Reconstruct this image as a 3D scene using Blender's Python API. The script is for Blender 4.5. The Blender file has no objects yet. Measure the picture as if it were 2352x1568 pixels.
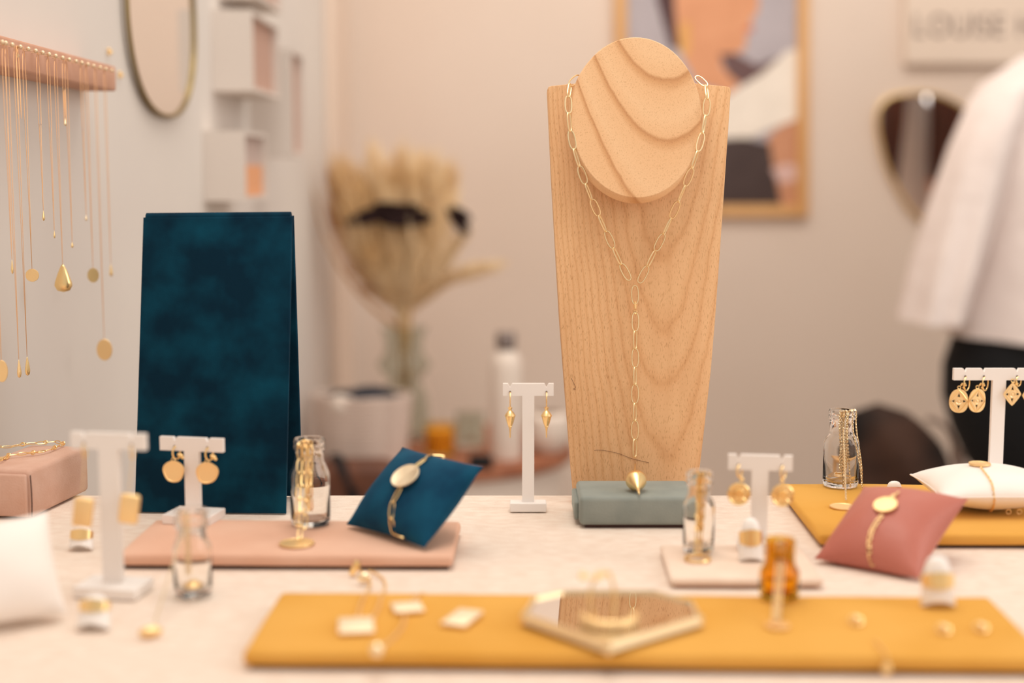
import bpy, bmesh, math, random
from mathutils import Vector, Matrix, noise
random.seed(7)
C = bpy.context.scene
col = C.collection
PI = math.pi
V = Vector
# ------------------------------------------------------------------ camera
F = 3267.0; PW, PH = 2352, 1568
T = 0.92                                  # table top height
CAM = V((0, 0, T + 0.23))
PITCH = math.atan((784 - 400) / F)
cam_d = bpy.data.cameras.new('camera'); cam = bpy.data.objects.new('camera', cam_d); col.objects.link(cam)
cam_d.sensor_width = 36; cam_d.lens = F / PW * 36; cam_d.clip_start = 0.02
cam.location = CAM; cam.rotation_euler = (PI / 2 - PITCH, 0, 0)
cam_d.dof.use_dof = True; cam_d.dof.focus_distance = 1.015; cam_d.dof.aperture_fstop = 2.9
C.camera = cam
# ------------------------------------------------------------------ world, lamps, exposure
w = bpy.data.worlds.new('world'); C.world = w; w.use_nodes = True
wb = w.node_tree.nodes['Background']
wb.inputs[0].default_value = (1.0, 0.90, 0.80, 1); wb.inputs[1].default_value = 0.66
def area(name, loc, target, size, power, colr):
    l = bpy.data.lights.new(name, 'AREA'); l.shape = 'RECTANGLE'; l.size, l.size_y = size; l.energy = power; l.color = colr
    o = bpy.data.objects.new(name, l); col.objects.link(o); o.location = loc
    o.rotation_euler = (V(target) - V(loc)).to_track_quat('-Z', 'Y').to_euler(); return o
area('ceiling_lamp', (-0.05, 0.82, 2.4), (0.1, 0.9, T), (1.1, 0.8), 13.2, (1, 0.93, 0.83))
area('back_room_lamp', (0.5, 2.1, 2.75), (0.35, 3.2, 1.5), (1.6, 0.6), 19, (1, 0.92, 0.82))
area('side_fill', (1.9, 0.2, 1.9), (-0.1, 1.2, 1.1), (0.9, 1.2), 13, (1, 0.92, 0.87))  # added fill from the right for upright faces; no window there
C.view_settings.view_transform = 'Standard'; C.view_settings.look = 'None'
C.view_settings.exposure = 0.0; C.view_settings.gamma = 1.0; C.view_settings.use_curve_mapping = False
# ------------------------------------------------------------------ picture-to-world measuring helpers
FW = V((0, math.cos(PITCH), -math.sin(PITCH))); UP = V((0, math.sin(PITCH), math.cos(PITCH))); RT = V((1, 0, 0))
def ray(px, py): return FW + RT * ((px - PW / 2) / F) - UP * ((py - PH / 2) / F)
def onpl(px, py, p0, n):
    d = ray(px, py); return CAM + d * ((V(p0) - CAM).dot(n) / d.dot(n))
def onz(px, py, h=0.0): return onpl(px, py, V((0, 0, T + h)), V((0, 0, 1)))
def aty(px, py, Y): return onpl(px, py, V((0, Y, 0)), V((0, 1, 0)))
def onx(px, py, X): return onpl(px, py, V((X, 0, 0)), V((1, 0, 0)))
def mpp(Y): return Y / F
# ------------------------------------------------------------------ materials
def lin(c):
    c = c / 255.0
    return c / 12.92 if c <= 0.04045 else ((c + 0.055) / 1.055) ** 2.4
def rgb(*c): return (lin(c[0]), lin(c[1]), lin(c[2]), 1)
class NT:
    def __init__(s, name):
        s.m = bpy.data.materials.new(name); s.m.use_nodes = True; s.t = s.m.node_tree
        s.b = s.t.nodes['Principled BSDF']
    def n(s, typ, **kw):
        nd = s.t.nodes.new(typ)
        for k, v in kw.items():
            if k.startswith('i_'):
                key = k[2:]; nd.inputs[int(key) if key.isdigit() else key.replace('_', ' ')].default_value = v
            else: setattr(nd, k, v)
        return nd
    def l(s, a, b): s.t.links.new(a, b)
    def math(s, op, a, b=None, c=None):
        nd = s.t.nodes.new('ShaderNodeMath'); nd.operation = op
        for i, x in enumerate((a, b, c)):
            if x is None: continue
            if isinstance(x, (int, float)): nd.inputs[i].default_value = x
            else: s.l(x, nd.inputs[i])
        return nd.outputs[0]
def coords(t, scale=(1, 1, 1)):
    tc = t.n('ShaderNodeTexCoord'); mp = t.n('ShaderNodeMapping'); mp.inputs['Scale'].default_value = scale
    t.l(tc.outputs['Object'], mp.inputs['Vector']); return mp.outputs[0]
def mat(name, c, rough=0.6, metal=0, sheen=0, c2=None, nscale=30, bump=None, spec=0.5, trans=0, ior=1.45, stretch=(1, 1, 1), sss=0, ramp=(0.35, 0.65)):
    t = NT(name); b = t.b
    b.inputs['Base Color'].default_value = rgb(*c); b.inputs['Roughness'].default_value = rough; b.inputs['Metallic'].default_value = metal
    b.inputs['Specular IOR Level'].default_value = spec; b.inputs['Transmission Weight'].default_value = trans; b.inputs['IOR'].default_value = ior
    if sheen: b.inputs['Sheen Weight'].default_value = sheen; b.inputs['Sheen Roughness'].default_value = 0.4; b.inputs['Sheen Tint'].default_value = rgb(*[min(255, x + 60) for x in c])
    if sss: b.inputs['Subsurface Weight'].default_value = sss; b.inputs['Subsurface Radius'].default_value = (0.01, 0.006, 0.004)
    if c2:
        nz = t.n('ShaderNodeTexNoise', i_Scale=nscale, i_Detail=3.0); t.l(coords(t, stretch), nz.inputs['Vector'])
        r = t.n('ShaderNodeValToRGB'); r.color_ramp.elements[0].color = rgb(*c); r.color_ramp.elements[1].color = rgb(*c2)
        r.color_ramp.elements[0].position, r.color_ramp.elements[1].position = ramp
        t.l(nz.outputs[0], r.inputs[0]); t.l(r.outputs[0], b.inputs['Base Color'])
    if bump:
        nb = t.n('ShaderNodeTexNoise', i_Scale=bump[0], i_Detail=2.0); t.l(coords(t), nb.inputs['Vector'])
        bp = t.n('ShaderNodeBump', i_Strength=bump[1], i_Distance=bump[2] if len(bump) > 2 else 0.001)
        t.l(nb.outputs[0], bp.inputs['Height']); t.l(bp.outputs[0], b.inputs['Normal'])
    return t.m
M = {}
M['wall'] = mat('warm_lit_white_paint', (226, 208, 194), 0.9, c2=(230, 213, 200), nscale=2)  # white paint, with the warm light put into its colour
M['wall_cool'] = mat('cool_lit_white_paint', (222, 214, 208), 0.9, c2=(227, 220, 213), nscale=3)  # same white paint, tinted for the cooler light on the left wall
M['floor'] = mat('floor_grey', (150, 135, 122), 0.7, c2=(162, 148, 135), nscale=5)
M['trim'] = mat('trim_paint', (232, 212, 196), 0.6)
M['linen'] = mat('cream_linen', (236, 221, 207), 0.95, c2=(228, 208, 192), nscale=90, bump=(700, 0.5, 0.0008), stretch=(1, 2.2, 1), sheen=0.1)
M['white'] = mat('matt_white_acrylic', (244, 238, 234), 0.4, spec=0.4)
M['gold'] = mat('yellow_gold', (255, 222, 160), 0.3, 1)
M['goldc'] = mat('bright_link_gold', (255, 236, 192), 0.38, 1)
M['goldm'] = mat('satin_gold', (255, 222, 166), 0.5, 1, bump=(900, 0.25, 0.0004))
M['goldp'] = mat('pale_gold', (255, 234, 196), 0.32, 1)
M['goldb'] = mat('brushed_pale_gold', (255, 240, 212), 0.6, 1)
M['goldw'] = mat('fine_rose_gold', (226, 176, 128), 0.4, 1)
M['pinkbar'] = mat('dusky_pink_velvet', (206, 160, 138), 0.9, sheen=0.2, c2=(196, 148, 124), nscale=50, spec=0.1)
M['brass'] = mat('aged_brass', (150, 130, 85), 0.4, 1)
M['teal'] = mat('teal_velvet', (0, 36, 55), 0.85, sheen=0.3, c2=(4, 66, 88), nscale=30, bump=(1500, 0.3, 0.0005), spec=0.15, ramp=(0.38, 0.72))
M['blue'] = mat('petrol_blue_velvet', (6, 54, 82), 0.8, sheen=0.6, c2=(14, 74, 102), nscale=45, bump=(1500, 0.3, 0.0005), spec=0.15)
M['pinkv'] = mat('dusty_pink_velvet', (220, 174, 150), 0.85, sheen=0.25, c2=(226, 184, 161), nscale=20, bump=(1500, 0.3, 0.0005), spec=0.1)
M['pinkl'] = mat('pink_linen', (216, 178, 160), 0.9, sheen=0.3, c2=(208, 166, 146), nscale=60, bump=(900, 0.4, 0.0006), spec=0.1)
M['mustard'] = mat('mustard_velvet', (216, 157, 70), 0.85, sheen=0.4, c2=(224, 168, 84), nscale=14, bump=(1500, 0.3, 0.0005), spec=0.1)
M['greyv'] = mat('sage_grey_velvet', (136, 143, 138), 0.85, sheen=0.5, c2=(146, 152, 146), nscale=60, bump=(1200, 0.35, 0.0006), spec=0.1)
M['rose'] = mat('rose_satin', (182, 106, 92), 0.42, sheen=0.35, c2=(190, 116, 102), nscale=12, spec=0.4, bump=(55, 0.25, 0.003))
M['whitev'] = mat('white_suede', (246, 238, 232), 0.8, sheen=0.3, bump=(1300, 0.25, 0.0005))
M['pale'] = mat('pale_blush_fabric', (238, 217, 199), 0.9, sheen=0.15, c2=(231, 206, 187), nscale=30, bump=(900, 0.4, 0.0005))
M['mirror'] = mat('mirror_glass', (236, 232, 228), 0.02, 1)
def glass_mat(name, c, rough=0.0):
    return mat(name, c, rough, trans=1, ior=1.3)
M['glass'] = glass_mat('clear_glass', (255, 254, 252))
M['glassg'] = glass_mat('smoky_green_glass', (228, 232, 226))
M['amber'] = glass_mat('amber_glass', (242, 194, 72))
M['porcelain'] = mat('white_porcelain', (245, 240, 236), 0.25)
M['frame'] = mat('oak_frame', (228, 180, 124), 0.5, c2=(212, 160, 102), nscale=30, stretch=(1, 1, 0.1))
M['basket'] = mat('white_rope', (222, 202, 190), 0.9, bump=(300, 0.6, 0.002))
M['navy'] = mat('navy_cloth', (26, 34, 48), 0.9)
M['pampas'] = mat('dried_pampas', (250, 228, 192), 0.95, c2=(240, 208, 158), nscale=12)
M['pampasb'] = mat('dried_pampas_brown', (204, 144, 76), 0.95, c2=(186, 122, 58), nscale=12)
M['pampasd'] = mat('dried_straw', (196, 148, 88), 0.95)
M['fern'] = mat('dark_dried_fern', (44, 24, 24), 0.9)
M['candle'] = mat('amber_candle_wax', (240, 180, 76), 0.5, sss=0.2)
M['cap'] = mat('grey_steel_cap', (140, 128, 124), 0.35, 0.7)
M['bottlew'] = mat('white_powder_coat', (236, 222, 210), 0.45)
M['wooddk'] = mat('rust_brown_wood', (168, 106, 76), 0.5, c2=(146, 86, 58), nscale=14, stretch=(0.3, 4, 1))
M['leather'] = mat('brown_leather', (112, 66, 44), 0.55, c2=(84, 48, 32), nscale=18)
M['leatherd'] = mat('dark_brown_leather', (70, 48, 38), 0.65, c2=(12, 9, 9), nscale=9, spec=0.2)
M['strap'] = mat('taupe_strap', (112, 92, 82), 0.6)
M['black'] = mat('black_cloth', (14, 16, 20), 0.85)
M['shirt'] = mat('white_cotton', (238, 226, 222), 0.9, bump=(14, 0.35, 0.02))
M['skin'] = mat('skin', (206, 150, 122), 0.5, sss=0.1)
M['hair'] = mat('auburn_hair', (98, 46, 26), 0.5, c2=(58, 28, 20), nscale=60, stretch=(1, 1, 0.1))
M['sign'] = mat('sign_board', (232, 214, 198), 0.7)
M['ink'] = mat('grey_lettering', (132, 114, 106), 0.6)
M['darkhole'] = mat('dark_hole', (110, 90, 84), 0.8)
M['boxw'] = mat('pale_grey_box', (222, 212, 204), 0.8)
M['boxp'] = mat('dusty_rose_lining', (196, 160, 144), 0.9)
M['boxl'] = mat('lilac_lining', (200, 180, 172), 0.9)
M['boxo'] = mat('apricot_card', (232, 168, 124), 0.8)
M['pearl'] = mat('pearl_bead', (238, 214, 180), 0.25, 0.4)
M['seam'] = mat('dark_seam', (70, 44, 40), 0.9)
# wood of the bust: warped growth rings, fine pores
def wood(name, mode, cx, cz):
    t = NT(name); b = t.b; b.inputs['Roughness'].default_value = 0.55; b.inputs['Specular IOR Level'].default_value = 0.3
    tc = t.n('ShaderNodeTexCoord'); sp = t.n('ShaderNodeSeparateXYZ'); t.l(tc.outputs['Object'], sp.inputs[0])
    nz = t.n('ShaderNodeTexNoise', i_Scale=14.0, i_Detail=2.0); t.l(tc.outputs['Object'], nz.inputs['Vector'])
    nf = t.n('ShaderNodeTexNoise', i_Scale=180.0, i_Detail=2.0); t.l(tc.outputs['Object'], nf.inputs['Vector'])
    x = t.math('SUBTRACT', sp.outputs[0], cx); z = t.math('SUBTRACT', sp.outputs[2], cz)
    wn = t.math('MULTIPLY', t.math('SUBTRACT', nz.outputs[0], 0.5), 0.012 if mode == 'disc' else 0.06)
    wf = t.math('MULTIPLY', t.math('SUBTRACT', nf.outputs[0], 0.5), 0.0022 if mode == 'disc' else 0.008)
    kk = 25.6 if mode == 'disc' else 92.0
    q_ = t.math('SUBTRACT', t.math('MULTIPLY', t.math('MULTIPLY', x, x), kk), z)      # depth below the top of the rings
    r = t.math('ADD', t.math('ADD', q_, wn), wf)
    rp = t.n('ShaderNodeValToRGB'); e = rp.color_ramp.elements
    if mode == 'disc':
        t.l(t.math('DIVIDE', r, 0.2), rp.inputs[0])
        base, dark, lite = (238, 197, 153), (200, 147, 100), (233, 188, 142)
        e[0].position = 0; e[0].color = rgb(*base); e[1].position = 1; e[1].color = rgb(*base)
        for lv in (0.0290, 0.0725, 0.1235):
            p_ = lv / 0.2
            for d_, c_ in ((-0.075, base), (-0.012, lite), (0.0, dark), (0.012, (214, 162, 114)), (0.045, lite)):
                if 0 < p_ + d_ < 1: n_ = e.new(p_ + d_); n_.color = rgb(*c_)
    else:
        ph = t.math('FRACT', t.math('DIVIDE', t.math('ADD', r, 5.0), 0.047)); t.l(ph, rp.inputs[0])
        e[0].position = 0.0; e[0].color = rgb(232, 186, 139); e[1].position = 1.0; e[1].color = rgb(232, 186, 139)
        for p_, c_ in ((0.45, (234, 190, 143)), (0.72, (230, 183, 135)), (0.84, (221, 171, 123)), (0.93, (229, 181, 133))):
            n_ = e.new(p_); n_.color = rgb(*c_)
    mp = t.n('ShaderNodeMapping'); mp.inputs['Scale'].default_value = (1, 1, 0.11 if mode != 'disc' else 0.45); t.l(tc.outputs['Object'], mp.inputs[0])
    pn = t.n('ShaderNodeTexNoise', i_Scale=2100.0 if mode != 'disc' else 2300.0, i_Detail=1.0); t.l(mp.outputs[0], pn.inputs['Vector'])
    pr = t.n('ShaderNodeValToRGB'); t.l(pn.outputs[0], pr.inputs[0])
    pr.color_ramp.elements[0].position = 0.29; pr.color_ramp.elements[0].color = (0.70, 0.61, 0.52, 1)
    pr.color_ramp.elements[1].position = 0.42; pr.color_ramp.elements[1].color = (1, 1, 1, 1)
    mx = t.n('ShaderNodeMixRGB', blend_type='MULTIPLY'); mx.inputs[0].default_value = 0.8
    t.l(rp.outputs[0], mx.inputs[1]); t.l(pr.outputs[0], mx.inputs[2])
    # soft streaks
    m2 = t.n('ShaderNodeMapping'); m2.inputs['Scale'].default_value = (1, 1, 0.05); t.l(tc.outputs['Object'], m2.inputs[0])
    sn = t.n('ShaderNodeTexNoise', i_Scale=120.0, i_Detail=3.0); t.l(m2.outputs[0], sn.inputs['Vector'])
    sr = t.n('ShaderNodeValToRGB'); t.l(sn.outputs[0], sr.inputs[0]); sr.color_ramp.elements[0].position = 0.3; sr.color_ramp.elements[0].color = (0.93, 0.90, 0.87, 1)
    sr.color_ramp.elements[1].position = 0.6; sr.color_ramp.elements[1].color = (1, 1, 1, 1)
    m3 = t.n('ShaderNodeMixRGB', blend_type='MULTIPLY'); m3.inputs[0].default_value = 0.0 if mode == 'disc' else 0.8
    t.l(mx.outputs[0], m3.inputs[1]); t.l(sr.outputs[0], m3.inputs[2])
    t.l(m3.outputs[0], b.inputs['Base Color']); return t.m
# ------------------------------------------------------------------ mesh helpers
def bm_new(): return bmesh.new()
def add_box(bm, c, s, R=None, bev=0, seg=2):
    g = bmesh.ops.create_cube(bm, size=1); vs = g['verts']
    for v in vs: v.co = V((v.co.x * s[0], v.co.y * s[1], v.co.z * s[2]))
    if bev:
        es = list({e for v in vs for e in v.link_edges})
        r = bmesh.ops.bevel(bm, geom=es, offset=bev, segments=seg, profile=0.5, affect='EDGES'); vs = list({v for f in r['faces'] for v in f.verts} | {v for v in vs if v.is_valid})
    for v in vs:
        p = v.co.copy()
        if R: p = R @ p
        v.co = p + V(c)
    return vs
def frame_at(t, ref=V((0, 0, 1))):
    t = t.normalized()
    if abs(t.dot(ref)) > 0.95: ref = V((0, 1, 0)) if abs(t.y) < 0.9 else V((1, 0, 0))
    a = t.cross(ref).normalized(); b = a.cross(t).normalized(); return a, b
def add_tube(bm, path, r, seg=6, closed=False, radii=None, flat=1.0, ref=V((0, 0, 1))):
    n = len(path); rings = []
    for i, p in enumerate(path):
        if closed: t = path[(i + 1) % n] - path[i - 1]
        else: t = path[min(i + 1, n - 1)] - path[max(i - 1, 0)]
        a, b = frame_at(t, ref); rr = radii[i] if radii else r
        rings.append([bm.verts.new(p + a * (rr * math.cos(2 * PI * k / seg)) + b * (rr * flat * math.sin(2 * PI * k / seg))) for k in range(seg)])
    for i in range(n if closed else n - 1):
        A, B = rings[i], rings[(i + 1) % n]
        for k in range(seg):
            bm.faces.new((A[k], A[(k + 1) % seg], B[(k + 1) % seg], B[k]))
    if not closed:
        bm.faces.new(list(reversed(rings[0]))); bm.faces.new(rings[-1])
    return rings
def add_lathe(bm, prof, c=(0, 0, 0), seg=32, R=None, closed=False):
    c = V(c); rings = []
    for (r, z) in prof:
        if r < 1e-7:
            p = V((0, 0, z)); p = R @ p if R else p; rings.append([bm.verts.new(p + c)])
        else:
            rg = []
            for k in range(seg):
                a = 2 * PI * k / seg; p = V((r * math.cos(a), r * math.sin(a), z)); p = R @ p if R else p; rg.append(bm.verts.new(p + c))
            rings.append(rg)
    N = len(rings)
    for i in range(N if closed else N - 1):
        A, B = rings[i], rings[(i + 1) % N]
        for k in range(seg):
            k2 = (k + 1) % seg
            if len(A) == 1 and len(B) == 1: continue
            if len(A) == 1: bm.faces.new((A[0], B[k2], B[k]))
            elif len(B) == 1: bm.faces.new((A[k], A[k2], B[0]))
            else: bm.faces.new((A[k], A[k2], B[k2], B[k]))
def add_prism(bm, pts, ext, bev=0):
    """closed polygon of world points, extruded by vector ext"""
    ext = V(ext); a = [bm.verts.new(p) for p in pts]; b = [bm.verts.new(p + ext) for p in pts]; n = len(pts)
    f = [bm.faces.new(a), bm.faces.new(list(reversed(b)))]
    for i in range(n): f.append(bm.faces.new((a[i], b[i], b[(i + 1) % n], a[(i + 1) % n])))
    bmesh.ops.recalc_face_normals(bm, faces=f)
    if bev:
        es = list({e for x in f[:2] for e in x.edges}); bmesh.ops.bevel(bm, geom=es, offset=bev, segments=2, profile=0.5, affect='EDGES')
def add_ball(bm, c, r, s=(1, 1, 1), u=14, v=9, R=None):
    g = bmesh.ops.create_uvsphere(bm, u_segments=u, v_segments=v, radius=r)
    for x in g['verts']:
        p = V((x.co.x * s[0], x.co.y * s[1], x.co.z * s[2])); p = R @ p if R else p; x.co = p + V(c)
def root_of(o):
    while o.parent: o = o.parent
    return o
def finish(name, bm, m, origin, smooth, recalc=True):
    if recalc: bmesh.ops.recalc_face_normals(bm, faces=bm.faces)
    for v in bm.verts: v.co -= origin
    me = bpy.data.meshes.new(name); bm.to_mesh(me); bm.free()
    for x in (m if isinstance(m, (list, tuple)) else [m]): me.materials.append(x)
    if smooth:
        me.polygons.foreach_set('use_smooth', [True] * len(me.polygons)); 
        try: me.set_sharp_from_angle(angle=math.radians(smooth if smooth > 1 else 40))
        except Exception: pass
    return me
def part(name, bm, m, parent, smooth=40, label=None, recalc=True):
    """mesh in world coordinates -> child of parent (roots are unrotated)"""
    me = finish(name, bm, m, root_of(parent).location, smooth, recalc)
    o = bpy.data.objects.new(name, me); col.objects.link(o); o.parent = parent
    if label: o['label'] = label
    return o
def tag(o, label, cat, group=None, kind=None):
    if label: o['label'] = label
    if cat: o['category'] = cat
    if group: o['group'] = group
    if kind: o['kind'] = kind
    return o
def thing(name, loc, label, cat, group=None):
    o = bpy.data.objects.new(name, None); col.objects.link(o); o.location = loc; o.empty_display_size = 0.02
    return tag(o, label, cat, group)
def single(name, bm, m, loc, label, cat, group=None, smooth=40, recalc=True):
    me = finish(name, bm, m, V(loc), smooth, recalc); o = bpy.data.objects.new(name, me); col.objects.link(o); o.location = loc
    return tag(o, label, cat, group)
def struct(name, bm, m, label=None, smooth=0):
    me = finish(name, bm, m, V((0, 0, 0)), smooth); o = bpy.data.objects.new(name, me); col.objects.link(o)
    o['kind'] = 'structure'
    if label: o['label'] = label
    return o
def spart(name, bm, m, parent, smooth=0): return part(name, bm, m, parent, smooth)
def catmull(pts, n=8):
    out = []; P = [pts[0]] + list(pts) + [pts[-1]]
    for i in range(1, len(P) - 2):
        for k in range(n):
            t = k / n; a, b, c, d = P[i - 1], P[i], P[i + 1], P[i + 2]
            out.append(0.5 * ((2 * b) + (c - a) * t + (2 * a - 5 * b + 4 * c - d) * t * t + (3 * b - a - 3 * c + d) * t ** 3))
    out.append(pts[-1].copy()); return out
def resample(path, step):
    out = [path[0].copy()]; acc = 0.0; prev = path[0].copy()
    for p in path[1:]:
        seg = (p - prev).length
        while acc + seg >= step and seg > 1e-9:
            t = (step - acc) / seg; prev = prev.lerp(p, t); out.append(prev.copy()); seg = (p - prev).length; acc = 0.0
        acc += seg; prev = p.copy()
    return out
def link_verts(L, W, r, n=14, seg=5):
    pts = []
    for i in range(n):
        a = 2 * PI * i / n; c, s = math.cos(a), math.sin(a)
        pts.append(V((math.copysign(abs(c) ** 0.75, c) * (L / 2 - r), math.copysign(abs(s) ** 0.8, s) * (W / 2 - r), 0)))
    return pts, n, seg, r
LM = {}
def link_mesh(L, W, r, m, n=14, seg=5):
    key = (round(L, 5), round(W, 5), round(r, 5), m.name)
    if key not in LM:
        bm = bm_new(); p, n, seg, r = link_verts(L, W, r, n, seg); add_tube(bm, p, r, seg, closed=True)
        LM[key] = finish('link', bm, m, V((0, 0, 0)), 60)
    return LM[key]
def chain_frames(path, pitch, normal, twist=75, base=8, jit=0):
    pts = resample(path, pitch); out = []
    for i in range(len(pts) - 1):
        c = (pts[i] + pts[i + 1]) / 2; t = (pts[i + 1] - pts[i]).normalized()
        n = V(normal(c) if callable(normal) else normal); n = (n - t * n.dot(t)).normalized(); b = n.cross(t)
        ang = math.radians((twist if i % 2 else base) + random.uniform(-jit, jit)); n2 = n * math.cos(ang) + b * math.sin(ang); b2 = n2.cross(t)
        out.append(Matrix(((t.x, b2.x, n2.x, c.x), (t.y, b2.y, n2.y, c.y), (t.z, b2.z, n2.z, c.z), (0, 0, 0, 1))))
    return out
def chain_links(parent, path, L, W, r, m, normal, twist=75, base=8, jit=5, n=14, seg=5, name='link'):
    me = link_mesh(L, W, r, m, n, seg); ro = Matrix.Translation(-root_of(parent).location)
    for mt in chain_frames(path, L - 2.6 * r, normal, twist, base, jit):
        o = bpy.data.objects.new(name, me); col.objects.link(o); o.parent = parent; o.matrix_local = ro @ mt
def chain_bm(bm, path, L, W, r, normal, twist=80, base=5, n=8, seg=4, jit=8):
    p, n, seg, r = link_verts(L, W, r, n, seg)
    for mt in chain_frames(path, L - 2.6 * r, normal, twist, base, jit):
        add_tube(bm, [mt @ q for q in p], r, seg, closed=True)
def arc_pts(c, a, b, r, a0, a1, n=16):
    return [c + a * (r * math.cos(a0 + (a1 - a0) * i / n)) + b * (r * math.sin(a0 + (a1 - a0) * i / n)) for i in range(n + 1)]
X, Y_, Z = V((1, 0, 0)), V((0, 1, 0)), V((0, 0, 1))

# ================================================================== the setting
WX = -0.378; WY = 3.33
bm = bm_new(); add_box(bm, (WX - 0.05, 1.2, 1.4), (0.1, 4.3, 2.8)); struct('wall_left', bm, M['wall_cool'])
bm = bm_new(); add_box(bm, (1.05, WY + 0.05, 1.4), (3.1, 0.1, 2.8)); struct('wall_back', bm, M['wall'])
bm = bm_new(); add_box(bm, (1.05, 1.2, -0.05), (3.1, 4.4, 0.1)); struct('floor', bm, M['floor'])
bm = bm_new(); add_box(bm, (WX + 0.006, 3.12, 1.4), (0.012, 0.30, 2.8), bev=0.003); struct('trim_1', bm, M['trim'])
bm = bm_new(); add_box(bm, (WX + 0.009, 2.93, 1.4), (0.018, 0.035, 2.8), bev=0.004); struct('trim_2', bm, M['trim'])
bm = bm_new(); add_box(bm, (1.1, WY - 0.008, 0.05), (2.9, 0.014, 0.1), bev=0.003); struct('baseboard_back', bm, M['trim'])

# ================================================================== display table and linen
TB = onz(1176, 1134).y
bm = bm_new(); tx0, tx1 = WX + 0.006, 0.62; ty0 = 0.40
tab = thing('display_table', (0.12, 0.7, 0), 'long display table hidden under cream linen cloth', 'table')
add_box(bm, ((tx0 + tx1) / 2, (ty0 + TB) / 2, T - 0.02), (tx1 - tx0 - 0.02, TB - ty0 - 0.02, 0.03)); part('tabletop', bm, M['frame'], tab)
for sx in (tx0 + 0.05, tx1 - 0.05):
    for sy in (ty0 + 0.05, TB - 0.05):
        bm = bm_new(); add_box(bm, (sx, sy, (T - 0.035) / 2), (0.04, 0.04, T - 0.035)); part('leg', bm, M['frame'], tab)
bm = bm_new()
nx, ny = 90, 60
prof = [(ty0 - 0.004, T - 0.30), (ty0 - 0.004, T - 0.05), (ty0 - 0.002, T - 0.006)] + [(ty0 + (TB - ty0) * j / ny, T) for j in range(1, ny)] + [(TB - 0.0008, T - 0.001), (TB, T - 0.006), (TB + 0.002, T - 0.05), (TB + 0.004, T - 0.3)]
grid = []
for j, (yy, zz) in enumerate(prof):
    row = []
    for i in range(nx + 1):
        xx = tx0 + (tx1 - tx0) * i / nx; dz = 0
        if 2 < j < len(prof) - 4: dz = -0.0004 + 0.0004 * noise.noise(V((xx * 9, yy * 9, 0)))
        row.append(bm.verts.new((xx, yy, zz + dz)))
    grid.append(row)
for j in range(len(grid) - 1):
    for i in range(nx): bm.faces.new((grid[j][i], grid[j][i + 1], grid[j + 1][i + 1], grid[j + 1][i]))
cl = single('linen_tablecloth', bm, M['linen'], (0.12, 0.7, T), 'cream woven linen cloth spread over the whole display table', 'tablecloth')

# ================================================================== wooden bust
LEAN = math.radians(7)
BB = V((0, onz(1460, 1156).y, T + 0.0004))
BN = V((0, -math.cos(LEAN), math.sin(LEAN)))          # outward normal of the board front
BU = V((0, math.sin(LEAN), math.cos(LEAN)))
def onb(px, py, off=0.0): return onpl(px, py, BB + BN * off, BN)
cx_b = onb(1460, 1150).x
bust = thing('necklace_bust', (cx_b, BB.y, T), 'tall light wooden necklace bust with a round neck disc', 'necklace display')
edge_l = [(1257, 204), (1259, 198), (1265, 197), (1312, 190)]
edge = [(1257, 206), (1260, 199), (1267, 197), (1340, 189), (1460, 186), (1580, 189), (1668, 198), (1676, 200), (1679, 207),
        (1666, 400), (1655, 560), (1643, 730), (1633, 850), (1620, 965), (1609, 1060), (1601, 1120), (1597, 1156),
        (1319, 1156), (1312, 1080), (1303, 965), (1294, 850), (1285, 730), (1275, 560), (1266, 400)]
bm = bm_new(); pts = [onb(*p) for p in edge]
for p in pts[16:18]: p.z = T + 0.0006; 
add_prism(bm, pts, -BN * 0.015, bev=0.0008)
for v in bm.verts: v.co.z = max(v.co.z, T + 0.0002)
M['wood_board'] = wood('light_wood_board', 'board', 0.0215, 0.055)
board = part('board', bm, M['wood_board'], bust)
DL = math.radians(14); DN = V((0, -math.cos(DL), math.sin(DL))); DU = V((0, math.sin(DL), math.cos(DL)))
dc = onpl(1461, 270, BB + BN * 0.020, BN)
# size of the disc on its own plane
tp = onpl(1461, 85, dc, DN); bt = onpl(1461, 455, dc, DN); lf = onpl(1311, 262, dc, DN); rg = onpl(1612, 262, dc, DN)
dc = (tp + bt) / 2; ra = (rg.x - lf.x) / 2; rb = (tp - bt).length / 2; dc.x = (rg.x + lf.x) / 2
def disc_ring(off, gr, n=72): return [dc + DN * off + X * ((ra + gr) * math.cos(2 * PI * i / n)) + DU * ((rb + gr) * math.sin(2 * PI * i / n)) for i in range(n)]
bm = bm_new(); rings = [[bm.verts.new(p) for p in disc_ring(o, g)] for o, g in ((0, -0.0006), (-0.0006, 0), (-0.0095, 0.0016), (-0.0102, 0.0008))]
for A, B in zip(rings, rings[1:]):
    for i in range(72): bm.faces.new((A[i], A[(i + 1) % 72], B[(i + 1) % 72], B[i]))
bm.faces.new(rings[0]); bm.faces.new(list(reversed(rings[-1])))
M['wood_disc'] = wood('light_wood_disc', 'disc', onb(1523, 85).x - cx_b, (dc + DU * rb).z - T)
disc = part('neck_disc', bm, M['wood_disc'], bust)
bm = bm_new(); add_box(bm, dc - DN * 0.0135 + DU * -0.01, (0.04, 0.009, 0.04), Matrix.Rotation(-DL, 3, 'X')); part('spacer_block', bm, M['wood_board'], bust)
bm = bm_new(); pts = [V((cx_b - 0.03, BB.y + 0.0165, T)), V((cx_b - 0.03, BB.y + 0.0255, T)), V((cx_b - 0.03, BB.y + 0.033, T + 0.16)), V((cx_b - 0.03, BB.y + 0.0353, T + 0.16))]
add_prism(bm, pts, X * 0.06); part('rear_brace', bm, M['wood_board'], bust)
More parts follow.
